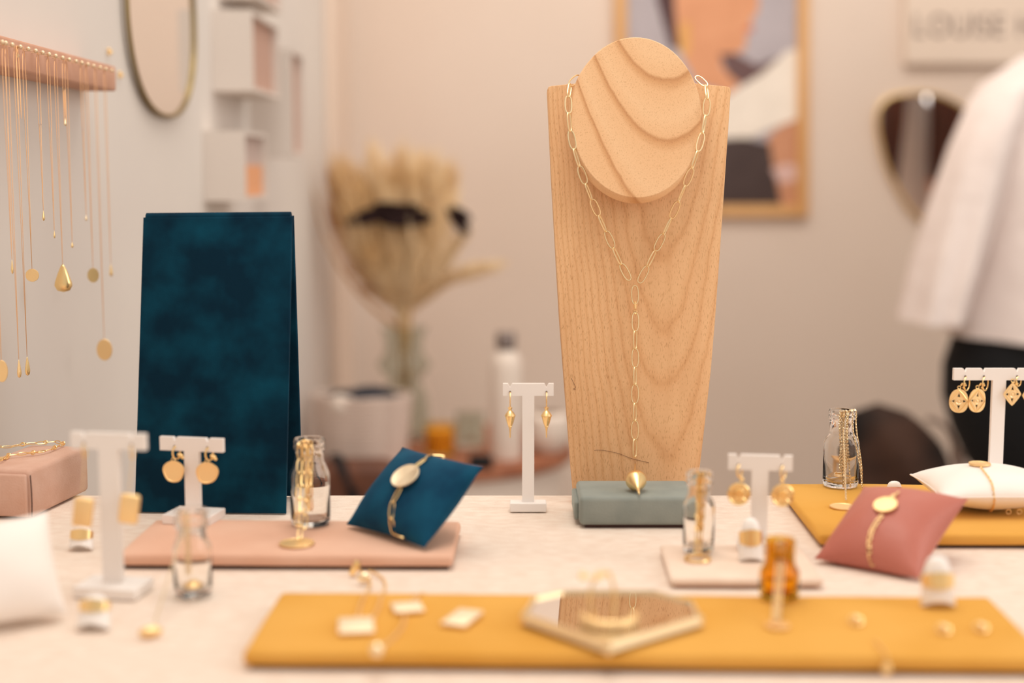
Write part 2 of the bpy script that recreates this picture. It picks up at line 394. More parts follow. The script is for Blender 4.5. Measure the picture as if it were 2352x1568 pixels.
for pl in ([(1365, 1034), (1385, 1034), (1420, 1041), (1452, 1053), (1490, 1062)], [(1312, 868), (1318, 880), (1322, 890), (1317, 893), (1323, 895)]):
    bm = bm_new(); add_tube(bm, catmull([onb(a, b, 0.0004) for a, b in pl], 5), 0.00012, 4); part('stray_hair', bm, M['leather'], bust)

# main necklace ------------------------------------------------------------
nk = thing('lariat_necklace', onb(1458, 700, 0.003), 'gold oval-link lariat necklace draped round the wooden bust', 'necklace')
nb = lambda c: BN
lp = [(1330, 176), (1316, 181), (1307, 205), (1305, 240), (1308, 285), (1315, 330), (1332, 385), (1350, 435), (1372, 487), (1396, 540), (1418, 590), (1440, 632), (1457, 661)]
rp_ = [(1600, 176), (1612, 184), (1623, 200), (1624, 235), (1618, 285), (1606, 335), (1592, 380), (1572, 430), (1548, 487), (1523, 540), (1498, 590), (1478, 630), (1461, 661)]
Ll, Lw, Lr = 0.0140, 0.0058, 0.00052
def ch_off(y):
    kn = [(170, 0.003), (184, 0.006), (205, 0.0145), (240, 0.0212), (330, 0.0230), (400, 0.0215), (440, 0.016), (490, 0.0085), (540, 0.0045), (590, 0.0035), (2000, 0.0035)]
    for (a0, b0), (a1, b1) in zip(kn, kn[1:]):
        if y <= a1: return b0 + (b1 - b0) * max(0, (y - a0)) / (a1 - a0)
for lst in (lp, rp_): chain_links(nk, catmull([onb(a, b, ch_off(b)) for a, b in lst], 6), Ll, Lw, Lr, M['goldc'], nb, twist=66, base=12, jit=8, n=18, seg=6)
chain_links(nk, [onb(1458, 656, 0.0035), onb(1459, 704, 0.0035)], Ll, Lw, Lr, M['goldc'], nb, base=5, jit=0, n=18, seg=6)
bm = bm_new(); q = onb(1459, 698, 0.0035); add_lathe(bm, [(0, 0.002), (0.0008, 0.0018), (0.0008, -0.0001), (0.0011, -0.0003), (0.0010, -0.0032), (0, -0.0036)], q, 10); part('clasp', bm, M['goldm'], nk)
bm = bm_new(); add_tube(bm, arc_pts(onb(1459, 716, 0.0035), X, BU, 0.0012, 0, 2 * PI, 12)[:-1], 0.0004, 5, closed=True); part('jump_ring', bm, M['gold'], nk)
chain_links(nk, [onb(1459, 718, 0.0035), onb(1458, 1066, 0.0035)], Ll, Lw, Lr, M['goldc'], nb, twist=62, base=8, jit=7, n=18, seg=6)
# pendant: pointed drop lying forward on the grey block
BLK_H = 0.0205
pc = onpl(1461, 1103, V((0, onz(1461, 1102, BLK_H + 0.0075).y, T + BLK_H + 0.0075)), Z)
tipp = onz(1463, 1130, BLK_H + 0.0012)
pdir = (tipp - pc); pdir = V((0.02, -1, -0.24)).normalized()
R = pdir.to_track_quat('Z', 'Y').to_matrix()
bm = bm_new(); rr = 0.0071
add_lathe(bm, [(0, -0.0105), (0.0011, -0.0105), (0.0013, -0.009), (0.0009, -0.0078), (0.0018, -0.0070), (0.0045, -0.0052), (0.0064, -0.0026), (rr, 0), (0.0067, 0.002), (0.0053, 0.0052), (0.0033, 0.0086), (0.0016, 0.0116), (0.0011, 0.0128), (0.0007, 0.018), (0, 0.0215)], pc, 28, R)
part('pointed_pendant', bm, M['gold'], nk)
bm = bm_new(); a0 = pc - pdir * 0.0105; add_tube(bm, catmull([a0, (a0 + onb(1459, 1070, 0.003)) / 2 + Z * 0.001, onb(1459, 1066, 0.003)], 5), 0.0005, 6); part('jump_ring', bm, M['gold'], nk)

# ================================================================== slabs and blocks
def slab(name, FL, FR, BR, th, m, label, cat='display board', bev=0.0025, z0=0.0, uz=True):
    """FL FR BR: top-surface corners in world; rectangle squared up"""
    e = FR - FL; e.z = 0; Lx = e.length; ex = e.normalized(); ey = V((-ex.y, ex.x, 0)); d = BR - FR; Ly = d.dot(ey)
    c = FL + ex * Lx / 2 + ey * Ly / 2; c.z = T + z0
    R = Matrix.Rotation(math.atan2(ex.y, ex.x), 3, 'Z')
    ob = thing(name, c, label, cat)
    bm = bm_new(); add_box(bm, (c.x, c.y, T + z0 + th / 2 + 0.0009), (Lx, Ly, th - 0.0016), R, bev=bev, seg=3)
    bmesh.ops.subdivide_edges(bm, edges=[e for e in bm.edges if e.calc_length() > 0.05], cuts=14, use_grid_fill=True)
    for v in bm.verts:
        k = noise.noise(v.co * 18) * 0.0006; v.co.z += k if v.co.z > T + z0 + th * 0.6 else 0
        if v.co.z < T + z0 + th * 0.4: v.co.z += max(0, noise.noise(v.co * 11)) * 0.0014
    part('velvet_cover', bm, m, ob, 60)
    bm = bm_new(); add_box(bm, (c.x, c.y, T + z0 + 0.0009), (Lx - 0.006, Ly - 0.006, 0.0016), R); part('base_board', bm, M['boxp'] if m is M['pale'] else M['seam'], ob)
    return ob, c, ex, ey
TH = 0.009
slab('pink_velvet_board', onz(268, 1272, TH), onz(1040, 1276, TH), onz(1106, 1196, TH), TH, M['pinkv'], 'flat dusty pink velvet board lying under the blue cushion')
slab('mustard_velvet_board', onz(556, 1496, TH), onz(2420, 1512, TH), onz(2322, 1370, TH), TH, M['mustard'], 'long mustard velvet board at the front of the table')
p1, p2 = onz(1882, 1226, TH), onz(1822, 1110, TH); dd = (p2 - p1); dirr = V((-dd.y, dd.x, 0)).normalized() * -1
slab('mustard_velvet_board', p1, onz(2460, 1228, TH), onz(2460, 1228, TH) + (p2 - p1) * 1.0, TH, M['mustard'], 'mustard velvet board at back right under the clear bottle')
slab('pale_fabric_board', onz(1540, 1328, 0.006), onz(1893, 1330, 0.006), onz(1868, 1252, 0.006), 0.006, M['pale'], 'small pale blush fabric board between grey block and rose cushion', bev=0.002)
# grey block (folded fabric over two boards)
gFL, gFR = onz(1331, 1213), onz(1600, 1215); gY = onz(1460, 1102, BLK_H).y
gc = V(((gFL.x + gFR.x) / 2, (gFL.y + gY) / 2, T))
gb = thing('grey_velvet_block', gc, 'sage grey velvet block in front of the wooden bust', 'display block')
bm = bm_new(); add_box(bm, (gc.x, gc.y - 0.0005, T + BLK_H / 2 + 0.001), (gFR.x - gFL.x, gY - gFL.y - 0.001, BLK_H - 0.0016), bev=0.0028, seg=3); part('velvet_cover', bm, M['greyv'], gb, 60)
bm = bm_new(); add_box(bm, (gFL.x - 0.0012, gc.y + 0.004, T + BLK_H / 2 - 0.001), (0.0035, gY - gFL.y - 0.012, BLK_H - 0.008), bev=0.0016, seg=3); part('fabric_flap', bm, M['greyv'], gb, 60)
bm = bm_new(); add_box(bm, (gc.x + 0.001, gc.y, T + 0.001), (gFR.x - gFL.x - 0.006, gY - gFL.y - 0.006, 0.0018)); part('base_board', bm, M['seam'], gb)

# pink box at left with split corner
bh = 0.033
pC = onz(74, 1192); pR = onz(206, 1128); ex = (pR - pC); ex.z = 0; dpt = ex.length; ey = ex.normalized(); exn = V((ey.y, -ey.x, 0))
bxl = 0.11; cc = pC + ey * dpt / 2 - exn * bxl / 2 
pb = thing('pink_fabric_box', V((cc.x, cc.y, T)), 'dusty pink fabric box with a split corner, behind the white cushion at left', 'display box')
# keep the box inside the room: slide by its far-left extent
R = Matrix.Rotation(math.atan2(exn.y, exn.x), 3, 'Z')
wx_ = min((cc - exn * bxl / 2 + ey * s * dpt / 2).x for s in (-1, 1))
if wx_ < WX + 0.004:
    bxl -= (WX + 0.004 - wx_) * 1.15; cc = pC + ey * dpt / 2 - exn * bxl / 2
bm = bm_new(); add_box(bm, (cc.x, cc.y, T + bh / 2 + 0.0006), (bxl, dpt, bh), R, bev=0.0035, seg=3); part('box_body', bm, M['pinkl'], pb, 60)
bm = bm_new(); qq = pC - exn * bxl / 2 - ey * 0.0016
add_box(bm, (qq.x, qq.y, T + bh / 2 - 0.0002), (bxl - 0.004, 0.003, bh - 0.004), R, bev=0.0013, seg=2); part('front_flap', bm, M['pinkl'], pb, 60)
bm = bm_new(); s0 = pC + exn * 0.0001 - ey * 0.0005
add_tube(bm, catmull([s0 + Z * (bh - 0.003), s0 + Z * bh * 0.6 + ey * 0.0008, s0 + Z * bh * 0.3 + exn * 0.0004, s0 + Z * 0.002], 6), 0.0004, 5, radii=None); part('open_seam', bm, M['seam'], pb)
# bracelet on the pink box
br = thing('trace_chain_bracelet', onz(70, 1035, bh + 0.002), 'gold mixed-link bracelet looped on top of the pink fabric box', 'bracelet')
bp_ = [(-40, 1050), (0, 1058), (16, 1046), (40, 1043), (66, 1040), (95, 1037), (118, 1031), (132, 1024), (146, 1021), (142, 1017), (128, 1014), (100, 1016), (78, 1018), (52, 1020), (24, 1026), (0, 1026), (-30, 1020)]
bpath = catmull([onz(a, b, bh + 0.0030) for a, b in bp_], 6)
chain_links(br, bpath, 0.0076, 0.0026, 0.00035, M['gold'], Z, twist=60, base=15, jit=25, n=12, seg=5)
for k in range(0, len(bpath) - 6, 13):
    bm = bm_new(); c = bpath[k]; add_tube(bm, arc_pts(c, X, V((0, 0.5, 0.86)), 0.0014, 0, 2 * PI, 10)[:-1], 0.0004, 5, closed=True); part('jump_ring', bm, M['gold'], br)
bm = bm_new(); p = onz(4, 1052, bh + 0.0015); add_box(bm, p, (0.009, 0.006, 0.0012), bev=0.0005); part('tag_plate', bm, M['goldm'], br)

# ================================================================== teal tent board
tq = [onz(308, 1178), onz(656, 1182)]
tl = (tq[1] - tq[0]); tdir = tl.normalized(); tn = V((tdir.y, -tdir.x, 0))       # towards camera
hb = aty(328, 500, tq[0].y + 0.018).z - T
ang = math.atan2(0.017, hb); TU = V((0, 0, 1)) * math.cos(ang) - tn * math.sin(ang)
te = thing('teal_velvet_easel', tq[0] + tl / 2, 'tall folded dark teal velvet display board', 'display board')
TN = (tn * math.cos(ang) + Z * math.sin(ang)).normalized()
top_l = onpl(328, 499, tq[0], TN); top_r = onpl(671, 496, tq[0], TN)
bm = bm_new(); add_prism(bm, [tq[0] + Z * 0.0006, tq[1] + Z * 0.0006, top_r, top_l], -TN * 0.004, bev=0.0012); part('front_panel', bm, M['teal'], te, 50)
bb_l = tq[0] - tn * 0.055 + tdir * 0.004; bb_r = onz(694, 1148); bb_r = tq[1] - tn * 0.052 + tdir * 0.0012
TN2 = (top_l - bb_l).cross(top_r - bb_l).normalized()
if TN2.y < 0: TN2 = -TN2
off = -TN * 0.0042
bm = bm_new(); add_prism(bm, [bb_l + Z * 0.0006, bb_r + Z * 0.0006, top_r + off, top_l + off], TN2 * 0.0036, bev=0.001); part('back_panel', bm, M['teal'], te, 50)
bm = bm_new(); add_tube(bm, [top_l + off * 0.95 + tdir * 0.0015, top_r + off * 0.95 - tdir * 0.0015], 0.0032, 12); part('fold', bm, M['teal'], te, 60)

# ================================================================== earring stands
def t_stand(foot, hgt, barw, barh, colw, basew, based, yaw, notches, label, th=0.0035, bth=0.006, group=None):
    R = Matrix.Rotation(yaw, 3, 'Z'); f = V(foot)
    def W(x, y, z): return f + R @ V((x, y, z))
    o = thing('earring_stand', f, label, 'earring stand', group)
    bm = bm_new(); add_box(bm, W(0, 0, bth / 2 + 0.0003), (basew, based, bth), R, bev=0.0004, seg=1); part('base', bm, M['white'], o)
    nd, nw = barh * 0.30, 0.0014
    pts = [(-barw / 2, hgt - barh), (-colw / 2, hgt - barh), (-colw / 2 * 1.0, bth), (colw / 2, bth), (colw / 2, hgt - barh), (barw / 2, hgt - barh), (barw / 2, hgt)]
    for n_ in sorted(notches, reverse=True): pts += [(n_ + nw, hgt), (n_ + 0.0001, hgt - nd), (n_ - 0.0001, hgt - nd), (n_ - nw, hgt)]
    pts.append((-barw / 2, hgt))
    bm = bm_new(); vs = [W(x, -th / 2, z) for x, z in pts]; add_prism(bm, vs, R @ V((0, th, 0))); 
    bmesh.ops.triangulate(bm, faces=[f_ for f_ in bm.faces if len(f_.verts) > 4])
    part('tee_bar', bm, M['white'], o, 0)
    hp = []
    for n_ in notches:
        hz = hgt - barh * 0.66; p = W(n_, -th / 2 - 0.00015, hz)
        bm = bm_new(); add_lathe(bm, [(0, 0), (0.0007, 0), (0.0007, 0.0002), (0, 0.0002)], p, 10, Matrix.Rotation(PI / 2, 3, 'X')); part('hole', bm, M['darkhole'], o)
        hp.append(W(n_, -th / 2 - 0.0006, hz))
    return o, hp, R
# middle stand (in focus)
ft = onz(1213, 1172)
s3, h3, R3 = t_stand(ft, 0.0885, 0.0345, 0.0084, 0.0082, 0.0250, 0.012, 0.0, [-0.0124, 0.0124], 'slim white tee stand between blue cushion and wooden bust')
# stand in front of teal board
ft = onz(446, 1196, TH)
s2, h2, R2 = t_stand(ft, 0.0545, 0.0430, 0.0088, 0.0100, 0.032, 0.026, math.radians(-12), [-0.0112, 0.0112], 'short white tee stand in front of the dark teal board')
# front-left stand
ft = onz(262, 1362)
s1, h1, R1 = t_stand(ft, 0.0900, 0.0430, 0.0090, 0.0112, 0.036, 0.026, math.radians(-9), [-0.0138, 0.0138], 'blurred tall white tee stand at left foreground with amber drops')
# stand by amber bottle
ft = onz(1742, 1262, 0.006)
s4, h4, R4 = t_stand(ft, 0.0580, 0.0378, 0.0092, 0.0098, 0.026, 0.018, math.radians(-8), [-0.0128, 0.0128], 'short white tee stand behind the small amber bottle')
# far right stand
ft = onz(2283, 1146, TH)
mp5 = mpp(ft.y)
s5, h5, R5 = t_stand(ft, 0.0905, 0.062, 0.0080, 0.0090, 0.026, 0.016, 0.0, [(2203 - 2283) * mp5, (2246 - 2283) * mp5, (2323 - 2283) * mp5, (2366 - 2283) * mp5], 'white tee stand at right behind the plump white cushion')

def hoop(bm, top, rz, ry, r=0.0005, R=None, tilt=0.0):
    """hoop hanging from point top, in the plane across the bar; returns lowest point"""
    a = (R @ V((math.sin(tilt), math.cos(tilt), 0))) if R else V((math.sin(tilt), math.cos(tilt), 0)); c = top - Z * rz + a * ry * 0.55
    pts = [c + a * (ry * math.cos(t)) + Z * (rz * math.sin(t)) for t in [2 * PI * i / 20 for i in range(20)]]
    add_tube(bm, pts, r, 6, closed=True, ref=X); return c - Z * rz
# plumb-bob earrings
for i, p in enumerate(h3):
    e = thing('plumb_drop_earring', p, 'gold plumb-shaped drop earring hanging at the %s of the slim stand' % ('left' if i == 0 else 'right'), 'earring', 'plumb-shaped drop earrings')
    bm = bm_new(); lo = hoop(bm, p, 0.0052, 0.0020, 0.00045); part('ear_hoop', bm, M['gold'], e)
    c = V((p.x, p.y + 0.0004, lo.z)); k = 0.0305 * 0.30
    z0 = aty(1211, 940, p.y).z
    bm = bm_new(); s = mpp(p.y + 0.03)
    prof = [(0, 0), (1.4, 0), (1.6, 2), (0.9, 4), (2.4, 7), (5.4, 5), (3.5, 9), (3.2, 11), (6.5, 14), (9.5, 18), (12, 22), (12.6, 23), (12.6, 24), (11.2, 25), (7.0, 41), (4.2, 47), (4.6, 48), (4.4, 49), (3.0, 50), (1.6, 60), (1.4, 73), (0.9, 74), (0, 74)]
    add_lathe(bm, [(a * s, -(b * s)) for a, b in prof], c + Z * 0.001, 24); pd_ = part('plumb_drop', bm, M['gold'], e, 30)
    for a_ in (-0.7, 0.5):
        bm = bm_new(); add_ball(bm, c + V((math.sin(a_) * 8.0 * s, -math.cos(a_) * 8.0 * s, -(33 * s) + 0.001)), 1.6 * s, u=8, v=6); part('bead', bm, M['gold'], pd_)
# disc earrings on the short stand
for i, p in enumerate(h2):
    e = thing('coin_earring', p, 'round textured gold disc earring on the %s of the short stand by the teal board' % ('left' if i == 0 else 'right'), 'earring', 'gold disc earrings')
    bm = bm_new(); lo = hoop(bm, p, 0.0042, 0.0030, 0.0006, R2, 0.5); part('ear_hoop', bm, M['gold'], e)
    bm = bm_new(); q = lo + V((0.0030, -0.0008, 0.0022)); add_ball(bm, q, 0.0016); add_ball(bm, q + V((0.0012, -0.0004, -0.0012)), 0.0011); add_ball(bm, q + V((-0.0013, -0.0004, 0.0008)), 0.0011); part('bead_cluster', bm, M['gold'], e)
    s = mpp(p.y); c = V((p.x - (0.0 if i == 0 else -0.0004), p.y - 0.0036, lo.z - 26 * s))
    Rr = Matrix.Rotation(math.radians(-8 if i == 0 else 10), 3, 'Z') @ Matrix.Rotation(PI / 2, 3, 'X')
    bm = bm_new(); n = 40; ringr = [(1 + 0.03 * math.sin(3 * a + i) + 0.02 * math.sin(5 * a)) for a in [2 * PI * k / n for k in range(n)]]
    def dring(rad, z): return [bm.verts.new(c + Rr @ V((rad * s * 26 * ringr[k] * math.cos(2 * PI * k / n), rad * s * 26 * ringr[k] * math.sin(2 * PI * k / n), z))) for k in range(n)]
    rgs = [dring(0.97, -0.0006), dring(1, 0), dring(0.97, 0.0007), dring(0.88, 0.0008), dring(0.84, 0.0004), dring(0.3, 0.0002)]
    for A, B in zip(rgs, rgs[1:]):
        for k in range(n): bm.faces.new((A[k], A[(k + 1) % n], B[(k + 1) % n], B[k]))
    bm.faces.new(rgs[0]); bm.faces.new(rgs[-1]); part('disc_drop', bm, M['goldm'], e)
    bm = bm_new(); add_tube(bm, arc_pts(c + Z * (27.5 * s), X, Z, 0.0011, 0, 2 * PI, 10)[:-1], 0.00035, 5, closed=True); part('jump_ring', bm, M['gold'], e)
# amber square drops on front-left stand
for i, p in enumerate(h1):
    e = thing('amber_drop_earring', p, 'long chain earring with squared amber-gold drop, %s side of left foreground stand' % ('left' if i == 0 else 'right'), 'earring', 'amber drop earrings')
    bm = bm_new(); lo = hoop(bm, p, 0.0040, 0.0022, 0.0004, R1); part('ear_hook', bm, M['gold'], e)
    q = aty(191 if i == 0 else 297, 1176 if i == 0 else 1168, p.y - 0.002)
    bm = bm_new(); chain_bm(bm, [lo, V((q.x, q.y, q.z + 0.0085))], 0.0030, 0.0012, 0.0002, -Y_); part('chain', bm, M['goldp'], e)
    bm = bm_new(); add_box(bm, q, (0.0108, 0.004, 0.0165), Matrix.Rotation(math.radians(8), 3, 'Y'), bev=0.0018, seg=3); part('drop_plate', bm, M['goldm'], e, 60)
# round filigree drops by the amber bottle
for i, p in enumerate(h4):
    e = thing('filigree_disc_earring', p, 'blurred round openwork gold earring, %s side of the stand behind the amber bottle' % ('left' if i == 0 else 'right'), 'earring', 'round openwork earrings')
    bm = bm_new(); lo = hoop(bm, p, 0.0038, 0.0026, 0.0006, R4, 0.6); part('ear_hoop', bm, M['gold'], e)
    s = mpp(p.y); c = V((p.x, p.y - 0.003, lo.z - 0.003 - 25 * s))
    bm = bm_new(); add_ball(bm, lo + V((0.001 if i == 0 else -0.001, -0.002, -0.001)), 0.0014); part('bead', bm, M['gold'], e)
    bm = bm_new(); add_tube(bm, arc_pts(c, X, Z, 24 * s, 0, 2 * PI, 30)[:-1], 0.0009, 6, closed=True); add_tube(bm, arc_pts(c, X, Z, 12 * s, 0, 2 * PI, 20)[:-1], 0.0007, 6, closed=True)
    for k in range(8):
        a = k * PI / 4; add_tube(bm, [c + (X * math.cos(a) + Z * math.sin(a)) * (4 * s), c + (X * math.cos(a) + Z * math.sin(a)) * (23 * s)], 0.0006, 5)
    add_lathe(bm, [(0, -0.0008), (0.0024, -0.0008), (0.0024, 0.0008), (0, 0.0008)], c, 14, Matrix.Rotation(PI / 2, 3, 'X')); part('openwork_disc', bm, M['gold'], e)
    bm = bm_new(); add_lathe(bm, [(0, -0.0003), (23 * s, -0.0003), (23 * s, 0.0003), (0, 0.0003)], c + Y_ * 0.0005, 26, Matrix.Rotation(PI / 2, 3, 'X')); part('back_plate', bm, M['goldm'], e)
# openwork plates: real pierced meshes
def pierced(bm, c, outline, th, s, Rz):
    """outline: function angle->radius (px); 4 kite holes; built as a fan of quads with openings"""
    N = 96; front = []; 
    def hole(a):                       # inner boundary radius: petal holes at 0,90,180,270
        return None
    layers_r = [0.0, 0.16, 0.20, 0.26, 0.32, 0.38, 0.44, 0.50, 0.58, 0.70, 0.80, 0.90, 1.0]
    def pos(a, f, y): 
        r = outline(a) * f * s; p = V((r * math.sin(a), y, r * math.cos(a))); return c + Rz @ p
    def is_hole(a, f):
        d = abs(((a + PI / 4) % (PI / 2)) - PI / 4)      # angle from nearest axis
        vertical = abs(math.sin(a)) < 0.7
        r = f * outline(a); r0, r1 = 9.5, 19.0 if vertical else 17.0
        if not (r0 < r < r1): return False
        half = math.atan2(3.2 * (1 - (r - r0) / (r1 - r0)) + 0.3, r); return d < half
    vf = {}; 
    def gv(i, j, side):
        k = (i % N, j, side) if j else (0, 0, side)
        if k not in vf: vf[k] = bm.verts.new(pos(2 * PI * (i + 0.5) / N, FR_[j], -th / 2 if side == 0 else th / 2))
        return vf[k]
    FR_ = [0.0, 0.12, 0.22, 0.30, 0.33, 0.36, 0.39, 0.42, 0.45, 0.48, 0.52, 0.56, 0.60, 0.66, 0.72, 0.8, 0.9, 1.0]
    J = len(FR_) - 1; H = {}
    for i in range(N):
        am = 2 * PI * (i + 1.0) / N
        for j in range(J): H[i, j] = is_hole(am, (FR_[j] + FR_[j + 1]) / 2)
    for i in range(N):
        for j in range(J):
            if H[i, j]: continue
            for side in (0, 1):
                q = [gv(i, j, side), gv(i + 1, j, side), gv(i + 1, j + 1, side), gv(i, j + 1, side)]
                if j == 0: q = q[1:]
                if side == 0: q.reverse()
                try: bm.faces.new(q)
                except ValueError: pass
            for (di, dj, e1, e2) in ((1, 0, (i + 1, j), (i + 1, j + 1)), (-1, 0, (i, j), (i, j + 1)), (0, 1, (i, j + 1), (i + 1, j + 1)), (0, -1, (i, j), (i + 1, j))):
                jj = j + dj
                if jj < 0: continue
                if jj >= J or H[(i + di) % N, jj]:
                    try: bm.faces.new((gv(*e1, 0), gv(*e2, 0), gv(*e2, 1), gv(*e1, 1)))
                    except ValueError: pass
def diamond(a, w=20.5, h=26.5): return 1 / (abs(math.sin(a)) / w + abs(math.cos(a)) / h)
def rdiamond(a):
    n_ = 8; return 1 / ((abs(math.sin(a)) / 20.5) ** 1.15 + (abs(math.cos(a)) / 26.5) ** 1.15) ** (1 / 1.15)
def oval(a, w=21.0, h=27.0): return (1 / ((abs(math.sin(a)) / w) ** 2.3 + (abs(math.cos(a)) / h) ** 2.3)) ** (1 / 2.3) * (1 + 0.02 * math.sin(3 * a + 1))
sp = [('oval', 2202, 921, 'leftmost oval pierced gold earring, on the far right stand'), ('oval', 2244, 920, 'second oval pierced gold earring, just left of the far right stand post'),
      ('dia', 2325, 905, 'diamond-shaped pierced gold earring right of the far right stand post'), ('dia', 2368, 908, 'diamond pierced gold earring cut off by the right edge of the photo')]
for i, (kd, ex_, ey_, lb) in enumerate(sp):
    p = h5[i]; s = mpp(p.y + 0.02)
    e = thing('pierced_drop_earring', p, lb, 'earring', 'pierced gold earrings on the right stand')
    bm = bm_new(); lo = hoop(bm, p, 0.0050 if kd == 'oval' else 0.0034, 0.0042 if kd == 'oval' else 0.003, 0.00045, None, 0.75 if kd == 'oval' else 0.9); part('ear_hoop', bm, M['gold'], e)
    c = aty(ex_, ey_, p.y - 0.0012); h_ = 27 if kd == 'oval' else 27
    Rz = Matrix.Rotation(math.radians((-6, 14, 4, 4)[i]), 3, 'Z') @ (Matrix.Rotation(math.radians((0, 4, 0, 0)[i]), 3, 'Y'))
    bm = bm_new(); pierced(bm, c, oval if kd == 'oval' else rdiamond, 0.0008, s, Rz); pl_ = part('pierced_plate', bm, M['goldm'], e, 30, recalc=True)
    if kd == 'oval':
        bm = bm_new(); pts = [c + Rz @ V((math.sin(a) * s * rdiamond(a) * 0.94, -0.0006, math.cos(a) * s * rdiamond(a) * 0.94)) for a in [2 * PI * k / 48 for k in range(48)]]
        add_tube(bm, pts, 0.0003, 5, closed=True); part('diamond_border', bm, M['gold'], pl_)
    bm = bm_new()
    for k in range(44):
        a = 2 * PI * k / 44; r = rdiamond(a) * 0.76
        add_ball(bm, c + Rz @ V((math.sin(a) * s * r, -0.00045, math.cos(a) * s * r)), 0.00033, u=6, v=4)
    o_ = part('bead_border', bm, M['goldp'], pl_); o_['kind'] = 'stuff'
    bm = bm_new(); add_tube(bm, arc_pts(c - Rz @ V((0, 0.0005, 0)), Rz @ X, Z, 6.5 * s, 0, 2 * PI, 16)[:-1], 0.0003, 5, closed=True); add_ball(bm, c - Y_ * 0.0005, 0.0006, u=8, v=6); part('centre_boss', bm, M['goldp'], pl_)
    top = c + Z * (s * (h_ + 4)); bm = bm_new(); add_tube(bm, arc_pts(top, X, Z, 0.0011, 0, 2 * PI, 10)[:-1], 0.0004, 5, closed=True); part('jump_ring', bm, M['gold'], e)
    bm = bm_new(); q = lo + V((-0.0022, -0.001, 0.0036 if kd == 'oval' else 0.0015))
    for dx, dz in ((-0.0012, 0.0012), (0.0006, 0.0014), (0, 0), (-0.0004, -0.0014), (0.0006, -0.0024), (-0.0018, 0.0004), (0.0012, 0.0002)): add_ball(bm, q + V((dx, 0, dz)), 0.0007, u=7, v=5)
    part('bead_cluster', bm, M['gold'], e)

# ================================================================== glass bottles
def bottle(base, s, wbody, wneck, wrim, hts, m, label, group=None, wall=0.0010):
    """s = metres per px; hts = (total, rim, neck_bottom, shoulder_end) px above base"""
    Ht, hr, hn, hs = [h * s for h in hts]; rb_, rn, rr_ = wbody / 2 * s, wneck / 2 * s, wrim / 2 * s
    outer = [(0, 0.0006), (rb_ * 0.80, 0.0002), (rb_ * 0.93, 0.0007), (rb_, 0.0028), (rb_, hs * 0.5), (rb_, hs), (rb_ * 0.97, hs + (hn - hs) * 0.3), (rb_ * 0.86, hs + (hn - hs) * 0.65), (rn * 1.06, hs + (hn - hs) * 0.93), (rn, hn + (hr - hn) * 0.15), (rn, hr - 0.0006), (rr_ * 0.98, hr), (rr_, hr + 0.0008), (rr_, hr + (Ht - hr) * 0.4), (rr_ * 0.93, hr + (Ht - hr) * 0.5), (rr_, hr + (Ht - hr) * 0.62), (rr_, Ht - 0.0007), (rr_ * 0.96, Ht)]
    inner = [(rn - wall * 1.1, Ht - 0.0002), (rn - wall * 1.2, Ht - 0.0015), (rn - wall, hr), (rn - wall, hn), (rn * 1.0 - wall * 0.5, hs + (hn - hs) * 0.9), (rb_ * 0.84 - wall, hs + (hn - hs) * 0.62), (rb_ * 0.96 - wall, hs + (hn - hs) * 0.25), (rb_ - wall, hs), (rb_ - wall, 0.006), (rb_ * 0.8 - wall, 0.0036), (0, 0.0045)]
    bm = bm_new(); add_lathe(bm, outer + inner, base, 40)
    return single('glass_bottle', bm, m, base, label, 'bottle', group, 55)
def over_rim(base, s, hts, wrim, dx, drop_px, ang, inner_px=150, end=None, dr=0.0012, swing=0.0):
    """path: from inside bottle up over the rim and down the outside front at angle ang"""
    Ht = hts[0] * s; rr_ = wrim / 2 * s; d = V((math.sin(ang), -math.cos(ang), 0))
    ii = V(base) + d * (rr_ * 0.45); 
    pts = [ii + Z * (Ht - inner_px * s), ii + Z * (Ht - 0.006), V(base) + d * (rr_ * 0.62) + Z * (Ht - 0.001), V(base) + d * (rr_ * 0.9) + Z * (Ht + dr), V(base) + d * (rr_ + dr) + Z * (Ht - 0.001), V(base) + d * (rr_ + dr * 1.3) + Z * (Ht - 0.012)]
    if end is not None: pts += [(pts[-1] * 0.35 + end * 0.65) + V((swing, 0, 0)), end]
    else: pts += [V(base) + d * (rr_ + dr * 1.5) + Z * (Ht - drop_px * s)]
    return catmull(pts, 6)
def coin_bm(bm, c, r, th, R=None, n=30):
    add_lathe(bm, [(0, -th / 2), (r * 0.97, -th / 2), (r, 0), (r * 0.97, th / 2), (r * 0.9, th / 2), (r * 0.87, th * 0.25), (0, th * 0.3)], c, n, R)
# B2 : sharp clear bottle on rear mustard board
b2 = onz(1930, 1116, TH + 0.0006); s = mpp(b2.y); H2 = (181, 160, 125, 100)
bottle(b2, s, 83, 56, 62, H2, M['glass'], 'clear glass bottle holding rope chains on the back right mustard board')
nkr = thing('rope_chain_necklace', b2, 'gold rope chain necklaces hung over the sharp clear bottle rim, coin below', 'necklace')
for k, (an, x_e, y_e, sw) in enumerate(((-0.38, 1935, 1118, 0), (-0.12, 1943, 1150, 0), (0.10, 1940, 1108, 0), (0.55, 1957, 1100, 0.001), (0.95, 1979, 1116, 0.0012))):
    en = onz(x_e, y_e, TH + 0.002); en.y = min(en.y, b2.y - 0.0125) if k < 4 else en.y
    bm = bm_new(); pth = over_rim(b2, s, H2, 62, 0, 0, an, 140, en, 0.0009, sw); r_ = resample(pth, 0.0009)
    chain_bm(bm, pth, 0.0021, 0.0016, 0.00034, lambda c: V((0.3, -1, 0)), twist=95, base=0, n=6, seg=4, jit=10)
    o_ = part('rope_chain', bm, M['goldp'], nkr); o_['kind'] = 'stuff'
